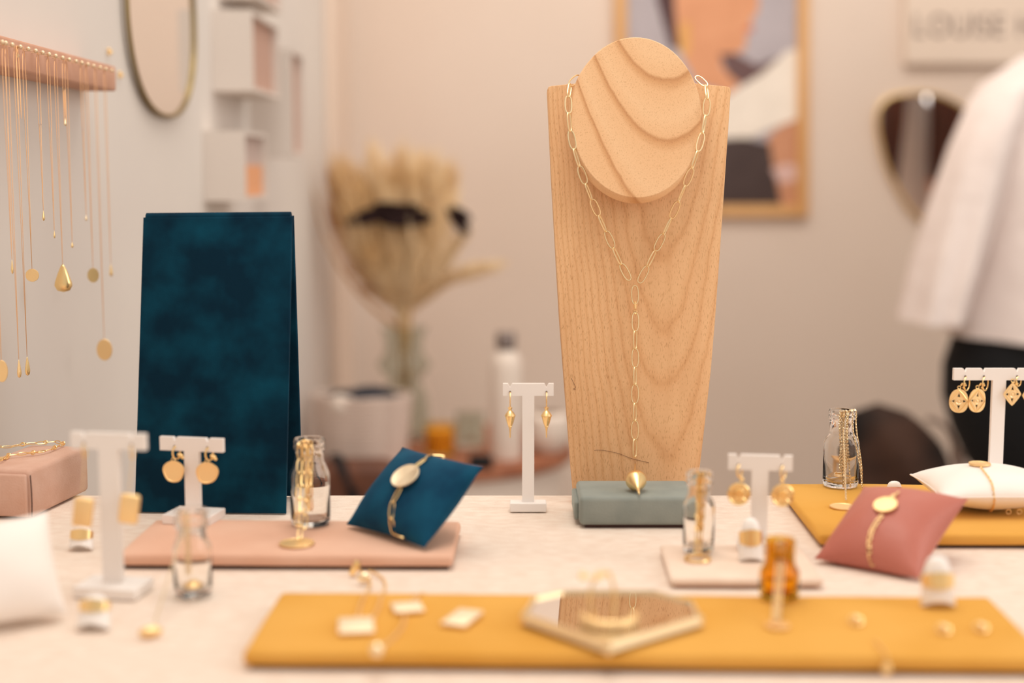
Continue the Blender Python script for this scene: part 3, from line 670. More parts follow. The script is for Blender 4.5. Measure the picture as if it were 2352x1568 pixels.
bm = bm_new(); coin_bm(bm, onz(1936, 1163, TH + 0.0012), 0.0088, 0.0011); part('coin_pendant', bm, M['goldm'], nkr)
bm = bm_new()
for k in range(3): add_tube(bm, catmull([b2 + V((0.004 * math.cos(a + k), 0.002 + 0.004 * math.sin(a + k), 0.0062 + 0.0006 * k)) for a in [i * 0.7 for i in range(8)]], 3), 0.0005, 5)
part('coiled_chain', bm, M['goldp'], nkr)
# B1 : bottle with paperclip chain on pink board
b1 = onz(714, 1204, TH + 0.0006); s = mpp(b1.y); H1 = (205, 180, 152, 112)
bottle(b1, s, 93, 66, 73, H1, M['glass'], 'clear glass bottle with paperclip chain on the pink velvet board')
nkp = thing('paperclip_necklace', b1, 'gold paperclip chain necklace hung on the bottle between teal board and blue cushion', 'necklace')
for k, (an, xe, ye) in enumerate(((-0.45, 680, 1238), (-0.12, 688, 1240), (0.20, 697, 1234))):
    en = onz(xe, ye, TH + 0.0025)
    pth = over_rim(b1, s, H1, 73, 0, 0, an, 170, en, 0.0012)
    chain_links(nkp, pth, 0.0102, 0.0036, 0.00042, M['gold'], lambda c: V((-0.2, -1, 0)), twist=30, base=0, jit=14, n=14, seg=5)
bm = bm_new(); coin_bm(bm, onz(682, 1247, TH + 0.0014), 40 * mpp(onz(682, 1247).y), 0.0012); part('coin_pendant', bm, M['goldm'], nkp)
# B3 : blurred front-left bottle
b3 = onz(444, 1366, 0.0006); s = mpp(b3.y); H3 = (204, 166, 140, 112)
bottle(b3, s, 90, 66, 78, H3, M['glass'], 'blurred clear glass bottle in front of the pink velvet board')
n3 = thing('bead_tip_necklace', b3, 'fine gold necklace in the blurred front bottle, drop lying on the linen', 'necklace')
en = onz(352, 1440, 0.003); bm = bm_new(); chain_bm(bm, over_rim(b3, s, H3, 78, 0, 0, -0.35, 150, en, 0.001), 0.0034, 0.0016, 0.0003, V((0.2, -1, 0))); part('fine_chain', bm, M['goldp'], n3)
bm = bm_new(); chain_bm(bm, over_rim(b3, s, H3, 78, 0, 150, -0.1, 150, None, 0.001), 0.0034, 0.0016, 0.0003, V((0.2, -1, 0))); part('fine_chain', bm, M['goldp'], n3)
bm = bm_new(); add_ball(bm, onz(346, 1450, 0.0032), 0.0058, (1.05, 0.6, 0.5), R=Matrix.Rotation(0.4, 3, 'Z')); part('leaf_drop', bm, M['goldm'], n3)
bm = bm_new(); add_lathe(bm, [(0, 0), (0.0055, 0), (0.003, 0.002), (0, 0.0035)], b3 + Z * 0.005, 14); part('chain_pile', bm, M['goldm'], n3)
# B4 : blurred bottle beside grey block
b4 = onz(1604, 1266, 0.0068); s = mpp(b4.y); H4 = (192, 160, 134, 108)
bottle(b4, s, 74, 52, 62, H4, M['glass'], 'narrow blurred clear bottle right of the grey velvet block')
n4 = thing('layered_chain_necklace', b4, 'gold chain necklace hung on the narrow bottle beside the grey block', 'necklace')
for k, (an, xe) in enumerate(((-0.25, 1596), (0.0, 1602), (0.25, 1608))):
    bm = bm_new(); chain_bm(bm, over_rim(b4, s, H4, 62, 0, 0, an, 140, onz(xe, 1282 - 3 * k, 0.0085), 0.001), 0.0046, 0.0019, 0.00042, V((0.2, -1, 0))); part('chain_strand', bm, M['gold'], n4)
bm = bm_new(); add_tube(bm, arc_pts(onz(1602, 1282, 0.0078), X, Y_, 0.0072, 0, 2 * PI, 24)[:-1], 0.0009, 6, closed=True); part('ring_pendant', bm, M['gold'], n4)
# amber bottle
ba = onz(1789, 1372, TH + 0.0006); s = mpp(ba.y); HA = (142, 130, 84, 58)
bottle(ba, s, 94, 70, 74, HA, M['amber'], 'small squat amber glass bottle on the front mustard board', wall=0.0012)
na = thing('fine_chain_necklace', ba, 'pale gold chain hung down the front of the amber bottle', 'necklace')
for an in (-0.35, -0.15, 0.05):
    en = onz(1786 + an * 30, 1432, TH + 0.002); bm = bm_new(); chain_bm(bm, over_rim(ba, s, HA, 68, 0, 0, an, 90, en, 0.001), 0.0036, 0.0018, 0.0004, V((0.2, -1, 0))); part('chain_strand', bm, M['goldp'], na)
bm = bm_new(); coin_bm(bm, onz(1786, 1436, TH + 0.001), 0.006, 0.001); part('coin_pendant', bm, M['goldm'], na)

# ================================================================== cushions
class Pillow:
    def __init__(s, A, B, Cc, D, th, pinch=0.05, sag=0.0, pw=2.2):
        s.A, s.B, s.C, s.D, s.th, s.pinch, s.pw = A, B, Cc, D, th, pinch, pw
        s.n = (B - A).cross(D - A).normalized()
        if s.n.y > 0: s.n = -s.n
        s.ctr = (A + B + Cc + D) / 4
    def flat(s, u, v):
        p = s.A * ((1 - u) * (1 - v)) + s.B * (u * (1 - v)) + s.C * (u * v) + s.D * ((1 - u) * v)
        U, W = 2 * u - 1, 2 * v - 1
        ex = (s.B - s.A) * 0.5; ey = (s.D - s.A) * 0.5
        return p - ex * (U * abs(U) ** 2 * s.pinch * (1 - W * W)) - ey * (W * abs(W) ** 2 * s.pinch * (1 - U * U))
    def h(s, u, v):
        U, W = abs(2 * u - 1), abs(2 * v - 1)
        return s.th / 2 * ((max(0, 1 - U ** s.pw)) * (max(0, 1 - W ** s.pw))) ** 0.55
    def pt(s, u, v, side=1, off=0):
        p = s.flat(u, v); w_ = 0.0006 * noise.noise(p * 60); h_ = s.h(u, v)
        return p + s.n * (side * (h_ + off) + w_ * min(1, h_ / 0.003))
    def mesh(s, bm, N=30):
        def row(i): x = i / N; return 0.5 - 0.5 * math.cos(PI * x)
        g = {}
        for side in (1, -1):
            for i in range(N + 1):
                for j in range(N + 1):
                    e = i in (0, N) or j in (0, N); k = (i, j, 0 if e else side)
                    if k not in g: g[k] = bm.verts.new(s.pt(row(i), row(j), side))
        def gg(i, j, sd): return g[(i, j, 0)] if (i in (0, N) or j in (0, N)) else g[(i, j, sd)]
        for sd in (1, -1):
            for i in range(N):
                for j in range(N):
                    q = [gg(i, j, sd), gg(i + 1, j, sd), gg(i + 1, j + 1, sd), gg(i, j + 1, sd)]
                    if sd < 0: q.reverse()
                    bm.faces.new(q)
    def seam(s, bm, r=0.0005, n=16):
        pts = []
        for k in range(n): pts.append(s.flat(k / n, 0))
        for k in range(n): pts.append(s.flat(1, k / n))
        for k in range(n): pts.append(s.flat(1 - k / n, 1))
        for k in range(n): pts.append(s.flat(0, 1 - k / n))
        add_tube(bm, pts, r, 5, closed=True)
def standing(Lp, Bp, TLp, TRp, h0, th, lift=0.0):
    """bottom edge Lp->Bp resting at height h0; the top edge solved so it is square to the bottom edge"""
    A, B = onz(*Lp, h0 + lift), onz(*Bp, h0 + lift); e = (B - A); w = e.length; eu = e.normalized(); best = None
    dT = ray(*TLp); dR = ray(*TRp)
    best = None
    for k in range(400):
        t = A.y * 0.85 + 0.0007 * k; D = CAM + dT * (t / dT.y)
        v = D - A; sc = abs(v.dot(eu)) / v.length + 0.35 * abs(v.length - w) / w
        if D.z > A.z and (best is None or sc < best[0]): best = (sc, D)
    D = best[1]; v = D - A
    bC = None
    for k in range(400):
        t = A.y * 0.75 + 0.0009 * k; Q = CAM + dR * (t / dR.y); sc = (Q - (D + e)).length
        if bC is None or sc < bC[0]: bC = (sc, Q)
    return A, B, bC[1], D
# blue cushion
A, B, Cc, D = standing((797, 1203), (975, 1256), (925, 1028), (1108, 1072), TH, 0.02, 0.003)
P = Pillow(A, B, Cc, D, 0.029, 0.05)
cu = thing('velvet_cushion', V((P.ctr.x, P.ctr.y, T + TH)), 'petrol blue velvet cushion propped on its edge on the pink board', 'cushion')
bm = bm_new(); P.mesh(bm); part('cushion_body', bm, M['blue'], cu, 60); bm = bm_new(); P.seam(bm); part('seam', bm, M['blue'], cu)
BP = P
def uv_of(P, px, py):
    best = None
    for i in range(41):
        for j in range(41):
            u, v = i / 40, j / 40; q = P.pt(u, v); d = q - CAM; f = d.dot(FW); x = PW / 2 + d.dot(RT) / f * F; y = PH / 2 - d.dot(UP) / f * F
            sc = (x - px) ** 2 + (y - py) ** 2
            if best is None or sc < best[0]: best = (sc, u, v)
    return best[1], best[2]
def on_pillow(P, pts, off): 
    uv = [uv_of(P, *p) for p in pts]; return [P.pt(u, v, 1, off) for u, v in uv]
bc = thing('oval_disc_bracelet', on_pillow(P, [(935, 1100)], 0.002)[0], 'gold paperclip bracelet with oval disc round the blue cushion', 'bracelet')
for seq in ([(924, 1122), (908, 1150), (902, 1185), (903, 1212), (910, 1228), (922, 1240), (934, 1246)], [(952, 1078), (970, 1062), (988, 1054), (1004, 1052), (1016, 1052)]):
    chain_links(bc, catmull(on_pillow(P, seq, 0.0016), 6), 0.0115, 0.0042, 0.0005, M['gold'], P.n, twist=62, base=5, jit=6, n=14, seg=5)
cq = on_pillow(P, [(935, 1100)], 0.0022)[0]; qd = on_pillow(P, [(922, 1122), (950, 1078)], 0.002); ax_ = (qd[1] - qd[0]).normalized(); nn = P.n; bb_ = nn.cross(ax_)
R = Matrix((ax_, bb_, nn)).transposed()
bm = bm_new(); prof = [(0, -0.0005), (0.98, -0.0005), (1, 0.0), (0.98, 0.0007), (0.9, 0.0007), (0.86, 0.0004), (0, 0.0006)]
add_lathe(bm, [(a * 0.0104, b) for a, b in prof], (0, 0, 0), 32)
for v in bm.verts: v.co = cq + R @ V((v.co.x * 0.84, v.co.y * 1.0, v.co.z))
part('oval_disc', bm, M['goldb'], bc)
# rose cushion
A, B, Cc, D = standing((1872, 1282), (2108, 1326), (1985, 1118), (2222, 1146), 0.0, 0.02, 0.003)
P = Pillow(A, B, Cc, D, 0.034, 0.07)
cu = thing('satin_cushion', V((P.ctr.x, P.ctr.y, T)), 'dusty rose satin cushion propped up near the right edge', 'cushion')
bm = bm_new(); P.mesh(bm); part('cushion_body', bm, M['rose'], cu, 60); bm = bm_new(); P.seam(bm); part('seam', bm, M['rose'], cu)
bc = thing('round_disc_bracelet', on_pillow(P, [(2036, 1166)], 0.002)[0], 'fine gold bracelet with round disc wrapped round the rose cushion', 'bracelet')
for seq in ([(2024, 1188), (2008, 1212), (1999, 1240), (1998, 1270), (2004, 1292), (2012, 1310)], [(2046, 1148), (2060, 1138), (2070, 1130)]):
    bm = bm_new(); chain_bm(bm, catmull(on_pillow(P, seq, 0.0014), 6), 0.0052, 0.0030, 0.00055, P.n, twist=40, base=0); part('chain', bm, M['goldm'], bc)
cq = on_pillow(P, [(2036, 1166)], 0.0018)[0]; bm = bm_new(); coin_bm(bm, cq, 0.0072, 0.0012, P.n.to_track_quat('Z', 'Y').to_matrix()); part('round_disc', bm, M['goldm'], bc)
# white cushion, front left
A, B, Cc, D = V(onz(-150, 1436, 0.004)), V(onz(152, 1404, 0.004)), None, None
A = onz(-120, 1452, 0.004); B = onz(152, 1408, 0.004); e = B - A; nrm = V((-e.y, e.x, 0)).normalized()
Cc = CAM + ray(108, 1176) * ((B.y + 0.022) / ray(108, 1176).y); D = Cc - e * 0.93; D.z = Cc.z - 0.002
P = Pillow(A, B, Cc, D, 0.030, 0.06)
cu = thing('suede_cushion', V((P.ctr.x, P.ctr.y, T)), 'white cushion cut off by the left edge of the photo', 'cushion')
bm = bm_new(); P.mesh(bm); part('cushion_body', bm, M['whitev'], cu, 60); bm = bm_new(); P.seam(bm); part('seam', bm, M['whitev'], cu)
# white cushion lying on rear mustard board
cz = T + TH + 0.0005
wl, wr_ = onz(2142, 1130, TH + 0.0145), onz(2420, 1136, TH + 0.010); yf = onz(2250, 1170, TH + 0.006).y
cxw = (wl.x + wr_.x) / 2; hw = (wr_.x - wl.x) / 2; cyw = yf + 0.030
A, B, Cc, D = V((cxw - hw, cyw - 0.036, cz + 0.0145)), V((cxw + hw, cyw - 0.036, cz + 0.0145)), V((cxw + hw, cyw + 0.036, cz + 0.0145)), V((cxw - hw, cyw + 0.036, cz + 0.0145))
P = Pillow(A, B, Cc, D, 0.029, 0.06, pw=2.0); P.n = V((0, 0, 1)); P.th = 0.028
cu = thing('suede_cushion', V((P.ctr.x, P.ctr.y, T + TH)), 'plump white cushion lying flat on the back right mustard board', 'cushion')
bm = bm_new(); P.mesh(bm); part('cushion_body', bm, M['whitev'], cu, 60); bm = bm_new(); P.seam(bm); part('seam', bm, M['whitev'], cu)
WPIL = P
bc = thing('wrapped_disc_bracelet', P.pt(0.5, 0.5), 'gold bracelet with flat disc wrapped over the plump white cushion', 'bracelet')
u0 = 0.0
us = [(k / 30) for k in range(31)]
ub = (aty(2243, 1100, cyw).x - A.x) / (B.x - A.x)
pth = [P.pt(ub + 0.005 * math.sin(v * 9), 0.62 - 0.62 * t_, 1, 0.0009) for t_, v in [(x, x) for x in us]] + [P.pt(ub + 0.01 + 0.05 * x, 0.35 * x, -1, 0.0009) for x in us[::2]]
bm = bm_new(); chain_bm(bm, pth, 0.0030, 0.0018, 0.00035, lambda c: V((0, -1, 0.4)), twist=90); part('fine_chain', bm, M['goldm'], bc)
cq = P.pt(ub + 0.02, 0.5, 1, 0.001)
bm = bm_new(); coin_bm(bm, cq, 0.0072, 0.0012); part('flat_disc', bm, M['goldm'], bc)
bm = bm_new(); 
for dx in (0.012, 0.019): add_tube(bm, arc_pts(V((cq.x + dx, yf + 0.006, cz + 0.0026)), X, Z, 0.0016, 0, 2 * PI, 10)[:-1], 0.0004, 5, closed=True)
part('clasp', bm, M['goldm'], bc)

# ================================================================== ring holders with rings
def holder(foot, hgt, wid, label, rlabel, rh=0.55, rth=0.006, lean=0.25, twin=False, cat2='ring', rr_k=1.12):
    f = V(foot); R = Matrix.Rotation(-lean, 3, 'X')
    bm = bm_new(); n = 28; rings = []
    prof = [(0.50, 0.00), (0.52, 0.06), (0.50, 0.2), (0.47, 0.4), (0.43, 0.6), (0.38, 0.76), (0.30, 0.9), (0.18, 0.97), (0.0, 1.0)]
    for (r, z) in prof:
        if r == 0: rings.append([bm.verts.new(f + R @ V((0, 0, hgt)))]); continue
        rg = []
        for k in range(n):
            a = 2 * PI * k / n; x, y = r * wid * math.cos(a), r * wid * 0.62 * math.sin(a)
            zz = z * hgt
            if z < 0.1: zz += wid * 0.16 * math.cos(a * 2 + PI) * 0.5 + wid * 0.08
            p = R @ V((x, y, zz)); p.z = max(p.z, 0.0002); rg.append(bm.verts.new(f + p))
        rings.append(rg)
    for Aa, Bb in zip(rings, rings[1:]):
        for k in range(n):
            if len(Bb) == 1: bm.faces.new((Aa[k], Aa[(k + 1) % n], Bb[0]))
            else: bm.faces.new((Aa[k], Aa[(k + 1) % n], Bb[(k + 1) % n], Bb[k]))
    bm.faces.new(list(reversed(rings[0])))
    hd = single('ring_cone', bm, M['porcelain'], f, label, 'ring holder', None, 50)
    rw = wid * 0.5 * (1 - 0.24 * rh) * rr_k
    bm = bm_new()
    pr = []
    for sgn, zz in ((1, -rth / 2), (1, rth / 2), (0.86, rth / 2), (0.86, -rth / 2)): pr.append((rw * sgn, zz))
    add_lathe(bm, pr, (0, 0, 0), 32, closed=True)
    for v in bm.verts: 
        p = v.co.copy(); p.y *= 0.72; a = math.atan2(p.y, p.x); wz = 0.55 + 0.45 * max(0, -math.sin(a)); p.z *= wz; v.co = f + R @ (p + V((0, 0, hgt * rh)))
    r_ = thing('gold_ring', f + R @ V((0, 0, hgt * rh)), rlabel, cat2)
    part('band', bm, M['gold'], r_)
    return hd, r_
k = mpp(0.9)
holder(onz(186, 1262, 0.0004), 58 * mpp(onz(186, 1262).y), 56 * mpp(onz(186, 1262).y), 'small white ring cone left of the pink velvet board', 'wide gold ring on the small cone left of the pink board', 0.60, 0.0068, 0.3)
holder(onz(214, 1446, 0.0004), 84 * mpp(onz(214, 1446).y), 78 * mpp(onz(214, 1446).y), 'blurred white ring cone in front of the left foreground stand', 'wide gold ring on the cone in front of the left foreground stand', 0.66, 0.0066, 0.35)
holder(onz(1724, 1288, 0.0064), 100 * mpp(onz(1724, 1288).y), 56 * mpp(onz(1724, 1288).y), 'white ring cone beside the amber bottle on the pale board', 'wide gold ring on the cone beside the amber bottle', 0.55, 0.0098, 0.12)
holder(onz(2154, 1392, TH + 0.0006), 116 * mpp(onz(2154, 1392).y), 76 * mpp(onz(2154, 1392).y), 'large white ring cone in front of the rose cushion', 'broad gold ring on the cone in front of the rose cushion', 0.52, 0.0088, 0.15)
holder(onz(2054, 1128, TH + 0.0006), 24 * mpp(1.0), 36 * mpp(1.0), 'tiny white ring cone peeking above the rose cushion', 'thin gold ring on the cone peeking above the rose cushion', 0.35, 0.002, 0.1)

# ================================================================== hexagonal mirror tray
zt = TH + 0.0012
ol = [(1198, 1414), (1222, 1376), (1290, 1360), (1502, 1360), (1592, 1384), (1613, 1420), (1396, 1484)]
mtp = [onz(a, b, zt + 0.0045) for a, b in ol]; mc = sum(mtp, V()) / len(mtp)
mt = thing('mirror_tray', V((mc.x, mc.y, T + TH)), 'angular gold-edged mirror tray on the front mustard board', 'mirror tray')
bm = bm_new(); add_prism(bm, [p.lerp(mc, 0.04) + Z * 0.0003 for p in mtp], Z * -0.002); part('mirror_plate', bm, M['mirror'], mt, 0)
bm = bm_new()
for i in range(len(mtp)):
    a, b = mtp[i], mtp[(i + 1) % len(mtp)]; d = (b - a).normalized(); inn = V((-d.y, d.x, 0)); 
    if (mc - a).dot(inn) < 0: inn = -inn
    pr = [a + inn * 0.0024 + Z * 0.0014, a + inn * 0.0006 + Z * 0.0014, a - inn * 0.0006 - Z * 0.0030, a + inn * 0.0022 - Z * 0.0040]
    add_prism(bm, pr, b - a)
    add_box(bm, a + inn * 0.0008 - Z * 0.0015, (0.0024, 0.0024, 0.0056), bev=0.0008)
part('brass_rim', bm, mat('polished_pale_brass', (246, 226, 186), 0.38, 1), mt, 40)
# gold cuff on the tray
cf = thing('wire_cuff', onz(1398, 1424, zt + 0.005), 'gold wire cuff with bead tips standing on the mirror tray', 'bracelet')
f0 = onz(1398, 1420, zt + 0.0052); s = mpp(f0.y)
bm = bm_new(); arch = [f0 + V((x * s, 0.004 - 0.006 * abs(i - 4) / 4, z * s)) for i, (x, z) in enumerate(((-34, 4), (-44, 40), (-40, 78), (-24, 98), (-4, 106), (6, 98), (12, 70), (14, 38), (10, 6)))]
add_tube(bm, catmull(arch, 5), 0.0008, 6); part('wire_arch', bm, M['gold'], cf)
for j, (x, z) in enumerate(((-62, 104), (-26, 106), (-12, 108))):
    bm = bm_new(); add_ball(bm, f0 + V((x * s, 0.0, z * s)), 0.0016 if j else 0.0019); part('bead', bm, M['gold'], cf)
bm = bm_new(); add_tube(bm, [f0 + V((-62 * s, 0, 104 * s)), f0 + V((-24 * s, 0, 98 * s))], 0.0005, 5); part('cross_wire', bm, M['gold'], cf)
bm = bm_new(); pts = arc_pts(f0 + V((0, -0.004, 0.0022)), X, Y_, 0.0125, PI * 0.95, PI * 2.1, 20); add_tube(bm, pts, 0.0022, 8, flat=0.9); part('flat_band', bm, M['goldm'], cf)

# ================================================================== flat pendants on front mustard board
def plate(px, py, w, d, yaw, label, chains, name='plate_pendant', m='goldb', h=TH + 0.001):
    c = onz(px, py, h + 0.001); s = mpp(c.y); o = thing(name, V((c.x, c.y, T + h)), label, 'necklace' if chains else 'pendant')
    bm = bm_new(); add_box(bm, c, (w * s, d, 0.0016), Matrix.Rotation(yaw, 3, 'Z'), bev=0.0006); part('plate', bm, M[m], o, 50)
    for ch in chains:
        bm = bm_new(); chain_bm(bm, catmull([onz(a, b, hh + 0.001) for a, b, hh in ch], 6), 0.0040, 0.0019, 0.00042, Z, twist=75, base=10, jit=20); part('chain', bm, M['goldm'], o)
    return o
pp = plate(818, 1436, 84, 0.023, 0.12, 'rectangular pale gold pendant with looped chain, leftmost on the front mustard board',
      [[(822, 1416, TH), (828, 1390, TH), (838, 1366, TH), (846, 1352, 0.004), (850, 1336, 0.001), (838, 1318, 0.001), (820, 1306, 0.001)], [(856, 1420, TH), (870, 1392, TH), (876, 1368, TH), (884, 1350, 0.002), (882, 1332, 0.001), (862, 1316, 0.001), (842, 1308, 0.001)]])
bm = bm_new(); add_ball(bm, onz(836, 1326, 0.004), 0.0034, (1.2, 0.7, 0.9)); part('gleam_bead', bm, M['goldp'], pp)  # added bead imitates a gleam on the looped chain
bm = bm_new(); add_box(bm, onz(815, 1304, 0.005), (0.004, 0.004, 0.009), Matrix.Rotation(0.5, 3, 'Y'), bev=0.0012); part('clasp', bm, M['gold'], pp)
pp = plate(936, 1394, 72, 0.016, 0.22, 'rectangular pale gold pendant with trailing chain and bead, second from left on front mustard board',
      [[(950, 1378, TH), (962, 1366, TH), (976, 1358, TH)], [(930, 1408, TH), (926, 1435, TH), (906, 1462, TH), (884, 1480, TH), (868, 1490, TH)]])
bm = bm_new(); add_ball(bm, onz(866, 1492, TH + 0.004), 0.0034); part('round_bead', bm, M['goldp'], pp)
plate(1062, 1418, 64, 0.025, -0.35, 'slanted square gold pendant left of the mirror tray', [])
for (px, py, lb) in ((1966, 1424, 'small gold stud lying left of the big cone on the front mustard board'), (2168, 1444, 'small gold stud lying just below the big white cone'), (2254, 1440, 'small gold stud lying right of the big white cone')):
    c = onz(px, py, TH + 0.0026); o = thing('stud_earring', c, lb, 'earring')
    bm = bm_new(); add_tube(bm, arc_pts(c, X, V((0, 0.9, 0.4)), 0.0032, 0, 2 * PI, 14)[:-1], 0.0007, 5, closed=True); part('small_hoop', bm, M['gold'], o)
    bm = bm_new(); add_ball(bm, c + V((0.0006, 0.001, 0.0004)), 0.0015); part('stone', bm, M['mustard' if False else 'goldp'], o)
# small drop hanging over the front edge of the board
c = onz(2034, 1502, TH + 0.001); o = thing('fine_drop_necklace', c, 'tiny gold drop hanging over the front edge of the mustard board', 'pendant')
q = V((c.x, onz(2034, 1508, TH).y - 0.0022, T + 0.004)); bm = bm_new(); add_ball(bm, q, 0.0024, (1, 0.5, 1.2)); part('drop', bm, M['gold'], o)
bm = bm_new(); chain_bm(bm, catmull([onz(2010, 1470, TH + 0.001), c, V((q.x, q.y, T + TH - 0.001)), q], 5), 0.003, 0.0014, 0.0003, V((0, -0.5, 0.8))); part('chain', bm, M['gold'], o)

# ================================================================== left wall: necklace bar
BX = WX + 0.030
pt_, pbm = onx(266, 152, BX), onx(264, 209, BX)
bar = thing('necklace_bar', V((WX + 0.015, (1.0 + pt_.y) / 2, (pt_.z + pbm.z) / 2)), 'dusty pink fabric bar with a row of pearl pins on the left wall', 'necklace rack')
bm = bm_new(); add_box(bm, ((WX + BX) / 2, (0.72 + pt_.y) / 2, (pt_.z + pbm.z) / 2), (BX - WX, pt_.y - 0.72, pt_.z - pbm.z), bev=0.002); part('padded_bar', bm, M['pinkbar'], bar, 50)
pinpx = [(5, 92), (13, 95), (28, 100), (47, 107), (65, 110), (82, 114), (98, 120), (113, 127), (128, 129), (144, 133), (159, 138), (175, 143), (188, 145), (202, 149), (215, 154), (230, 157), (243, 160), (257, 165)]
PZ = onx(130, 129, BX + 0.008).z
for (a, b) in pinpx:
    q = onx(a, b, BX + 0.008); q.z = PZ
    bm = bm_new(); add_ball(bm, q, 0.0016, u=10, v=7); add_tube(bm, [q, V((BX - 0.002, q.y, q.z))], 0.0004, 5); part('pin', bm, M['pearl'], bar)
def wn(px, py, kind, label, w=10, h=20, m='goldm', two=True, yaw=60, spread=0.003):
    q = onx(px, py, BX + 0.006); s = mpp(q.y); top = V((BX + 0.006, q.y, PZ + 0.001))
    o = thing('pendant_necklace', top, label, 'necklace', 'fine necklaces on the pink wall bar')
    end = V((q.x, q.y, q.z + h * s * 0.5))
    for sg in (-1, 1):
        bm = bm_new(); add_tube(bm, catmull([top, top + V((0, sg * spread, -0.012)), top + V((0, sg * spread * 0.9, -0.05)), (top + end) / 2 + V((0, sg * spread * 0.6, 0)), end], 5), 0.0002, 4); part('chain', bm, M['goldw'], o)
    R = Matrix.Rotation(math.radians(yaw), 3, 'Z')
    bm = bm_new(); hw, hh = w * s / 2, h * s / 2
    if kind == 'drop':
        add_lathe(bm, [(0, hh), (hw * 0.25, hh * 0.8), (hw * 0.6, hh * 0.3), (hw * 0.95, -hh * 0.3), (hw, -hh * 0.55), (hw * 0.7, -hh * 0.88), (0, -hh)], (0, 0, 0), 18)
        for v in bm.verts: v.co = q + R @ V((v.co.x, v.co.y * 0.55, v.co.z))
    else:
        add_lathe(bm, [(0, -0.0006), (0.96, -0.0006), (1, 0), (0.96, 0.0006), (0, 0.0008)], (0, 0, 0), 20)
        for v in bm.verts: v.co = q + R @ V((v.co.x * hw, v.co.z, v.co.y * hh))
    part('pendant', bm, M[m], o, 50)
wn(28, 612, 'drop', 'wall necklace with slim gold drop, near the left photo edge at mid height', 7, 34, 'gold')
wn(74, 632, 'disc', 'wall necklace with round pale gold coin left of the large teardrop', 30, 30, 'goldm', yaw=15)
wn(100, 495, 'drop', 'wall necklace with short tiny drop, the shortest of the row', 7, 24, 'gold')
wn(125, 538, 'drop', 'wall necklace with tiny bar drop just left of the teardrop necklace', 5, 18, 'gold')
wn(145, 638, 'drop', 'wall necklace with the large shiny gold teardrop', 40, 66, 'gold', yaw=10)
wn(166, 562, 'drop', 'wall necklace with a small bead just right of the teardrop necklace', 7, 14, 'gold')
wn(198, 500, 'drop', 'wall necklace ending in a tiny clear stone', 7, 14, 'goldp')
wn(214, 632, 'disc', 'wall necklace with round gold locket left of the bar end', 26, 34, 'gold', yaw=20)
wn(240, 803, 'disc', 'longest wall necklace with a large oval gold medallion, at the bar end', 36, 50, 'goldm', yaw=5)
wn(255, 620, 'drop', 'wall necklace with slender gold leaf, last on the bar', 9, 30, 'gold')
wn(4, 852, 'disc', 'wall necklace with big disc cut by the left photo edge', 28, 52, 'goldm', yaw=10)
wn(44, 846, 'drop', 'long wall necklace with a faint oval drop, left of the slim one', 12, 44, 'goldm')
wn(63, 840, 'drop', 'long wall necklace with a slim oval gold drop', 14, 46, 'gold')
wn(150, 280, 'drop', 'wall necklace with the short pale pendant high above the teardrop', 9, 18, 'goldp')
wn(40, 128, 'disc', 'short wall necklace with a gleaming bead against the pink bar', 9, 9, 'goldp', yaw=10)
for (a, b, lb) in ((252, 119, 'tiny gold star stud pinned to the wall above the bar end'), (277, 172, 'tiny gold stud pinned to the wall beyond the bar end')):
    q = onx(a, b, WX + 0.0025); bm = bm_new()
    for kk in range(3): add_ball(bm, q + V((0, 0.004 * math.cos(kk * 2.1), 0.002 * math.sin(kk * 2.1))), 0.0018, u=8, v=6)
    single('stud_earring', bm, M['goldm'], q, lb, 'earring')

# ================================================================== left wall: oval mirror and box shelves
lfm = onx(293, 60, WX + 0.006); rgm = onx(447, 60, WX + 0.006); btm = onx(370, 264, WX + 0.006)
yc, ry_ = (lfm.y + rgm.y) / 2, (rgm.y - lfm.y) / 2; zc_ = onx(370, 20, WX + 0.006).z; rz_ = zc_ - btm.z
om = thing('oval_mirror', V((WX + 0.004, yc, zc_)), 'tall oval mirror with thin brass frame on the left wall', 'mirror')
def spw(v, e=0.86): return math.copysign(abs(v) ** e, v)
def ovp(r1, r2, x, n=56): return [V((x, yc + r1 * spw(math.cos(2 * PI * i / n)), zc_ + r2 * spw(math.sin(2 * PI * i / n)))) for i in range(n)]
bm = bm_new(); add_prism(bm, ovp(ry_ - 0.002, rz_ - 0.002, WX + 0.001), X * 0.004); part('mirror_plate', bm, M['mirror'], om, 0)
bm = bm_new(); add_tube(bm, ovp(ry_, rz_, WX + 0.006), 0.0024, 8, closed=True, ref=X); part('brass_frame', bm, M['brass'], om, 60)
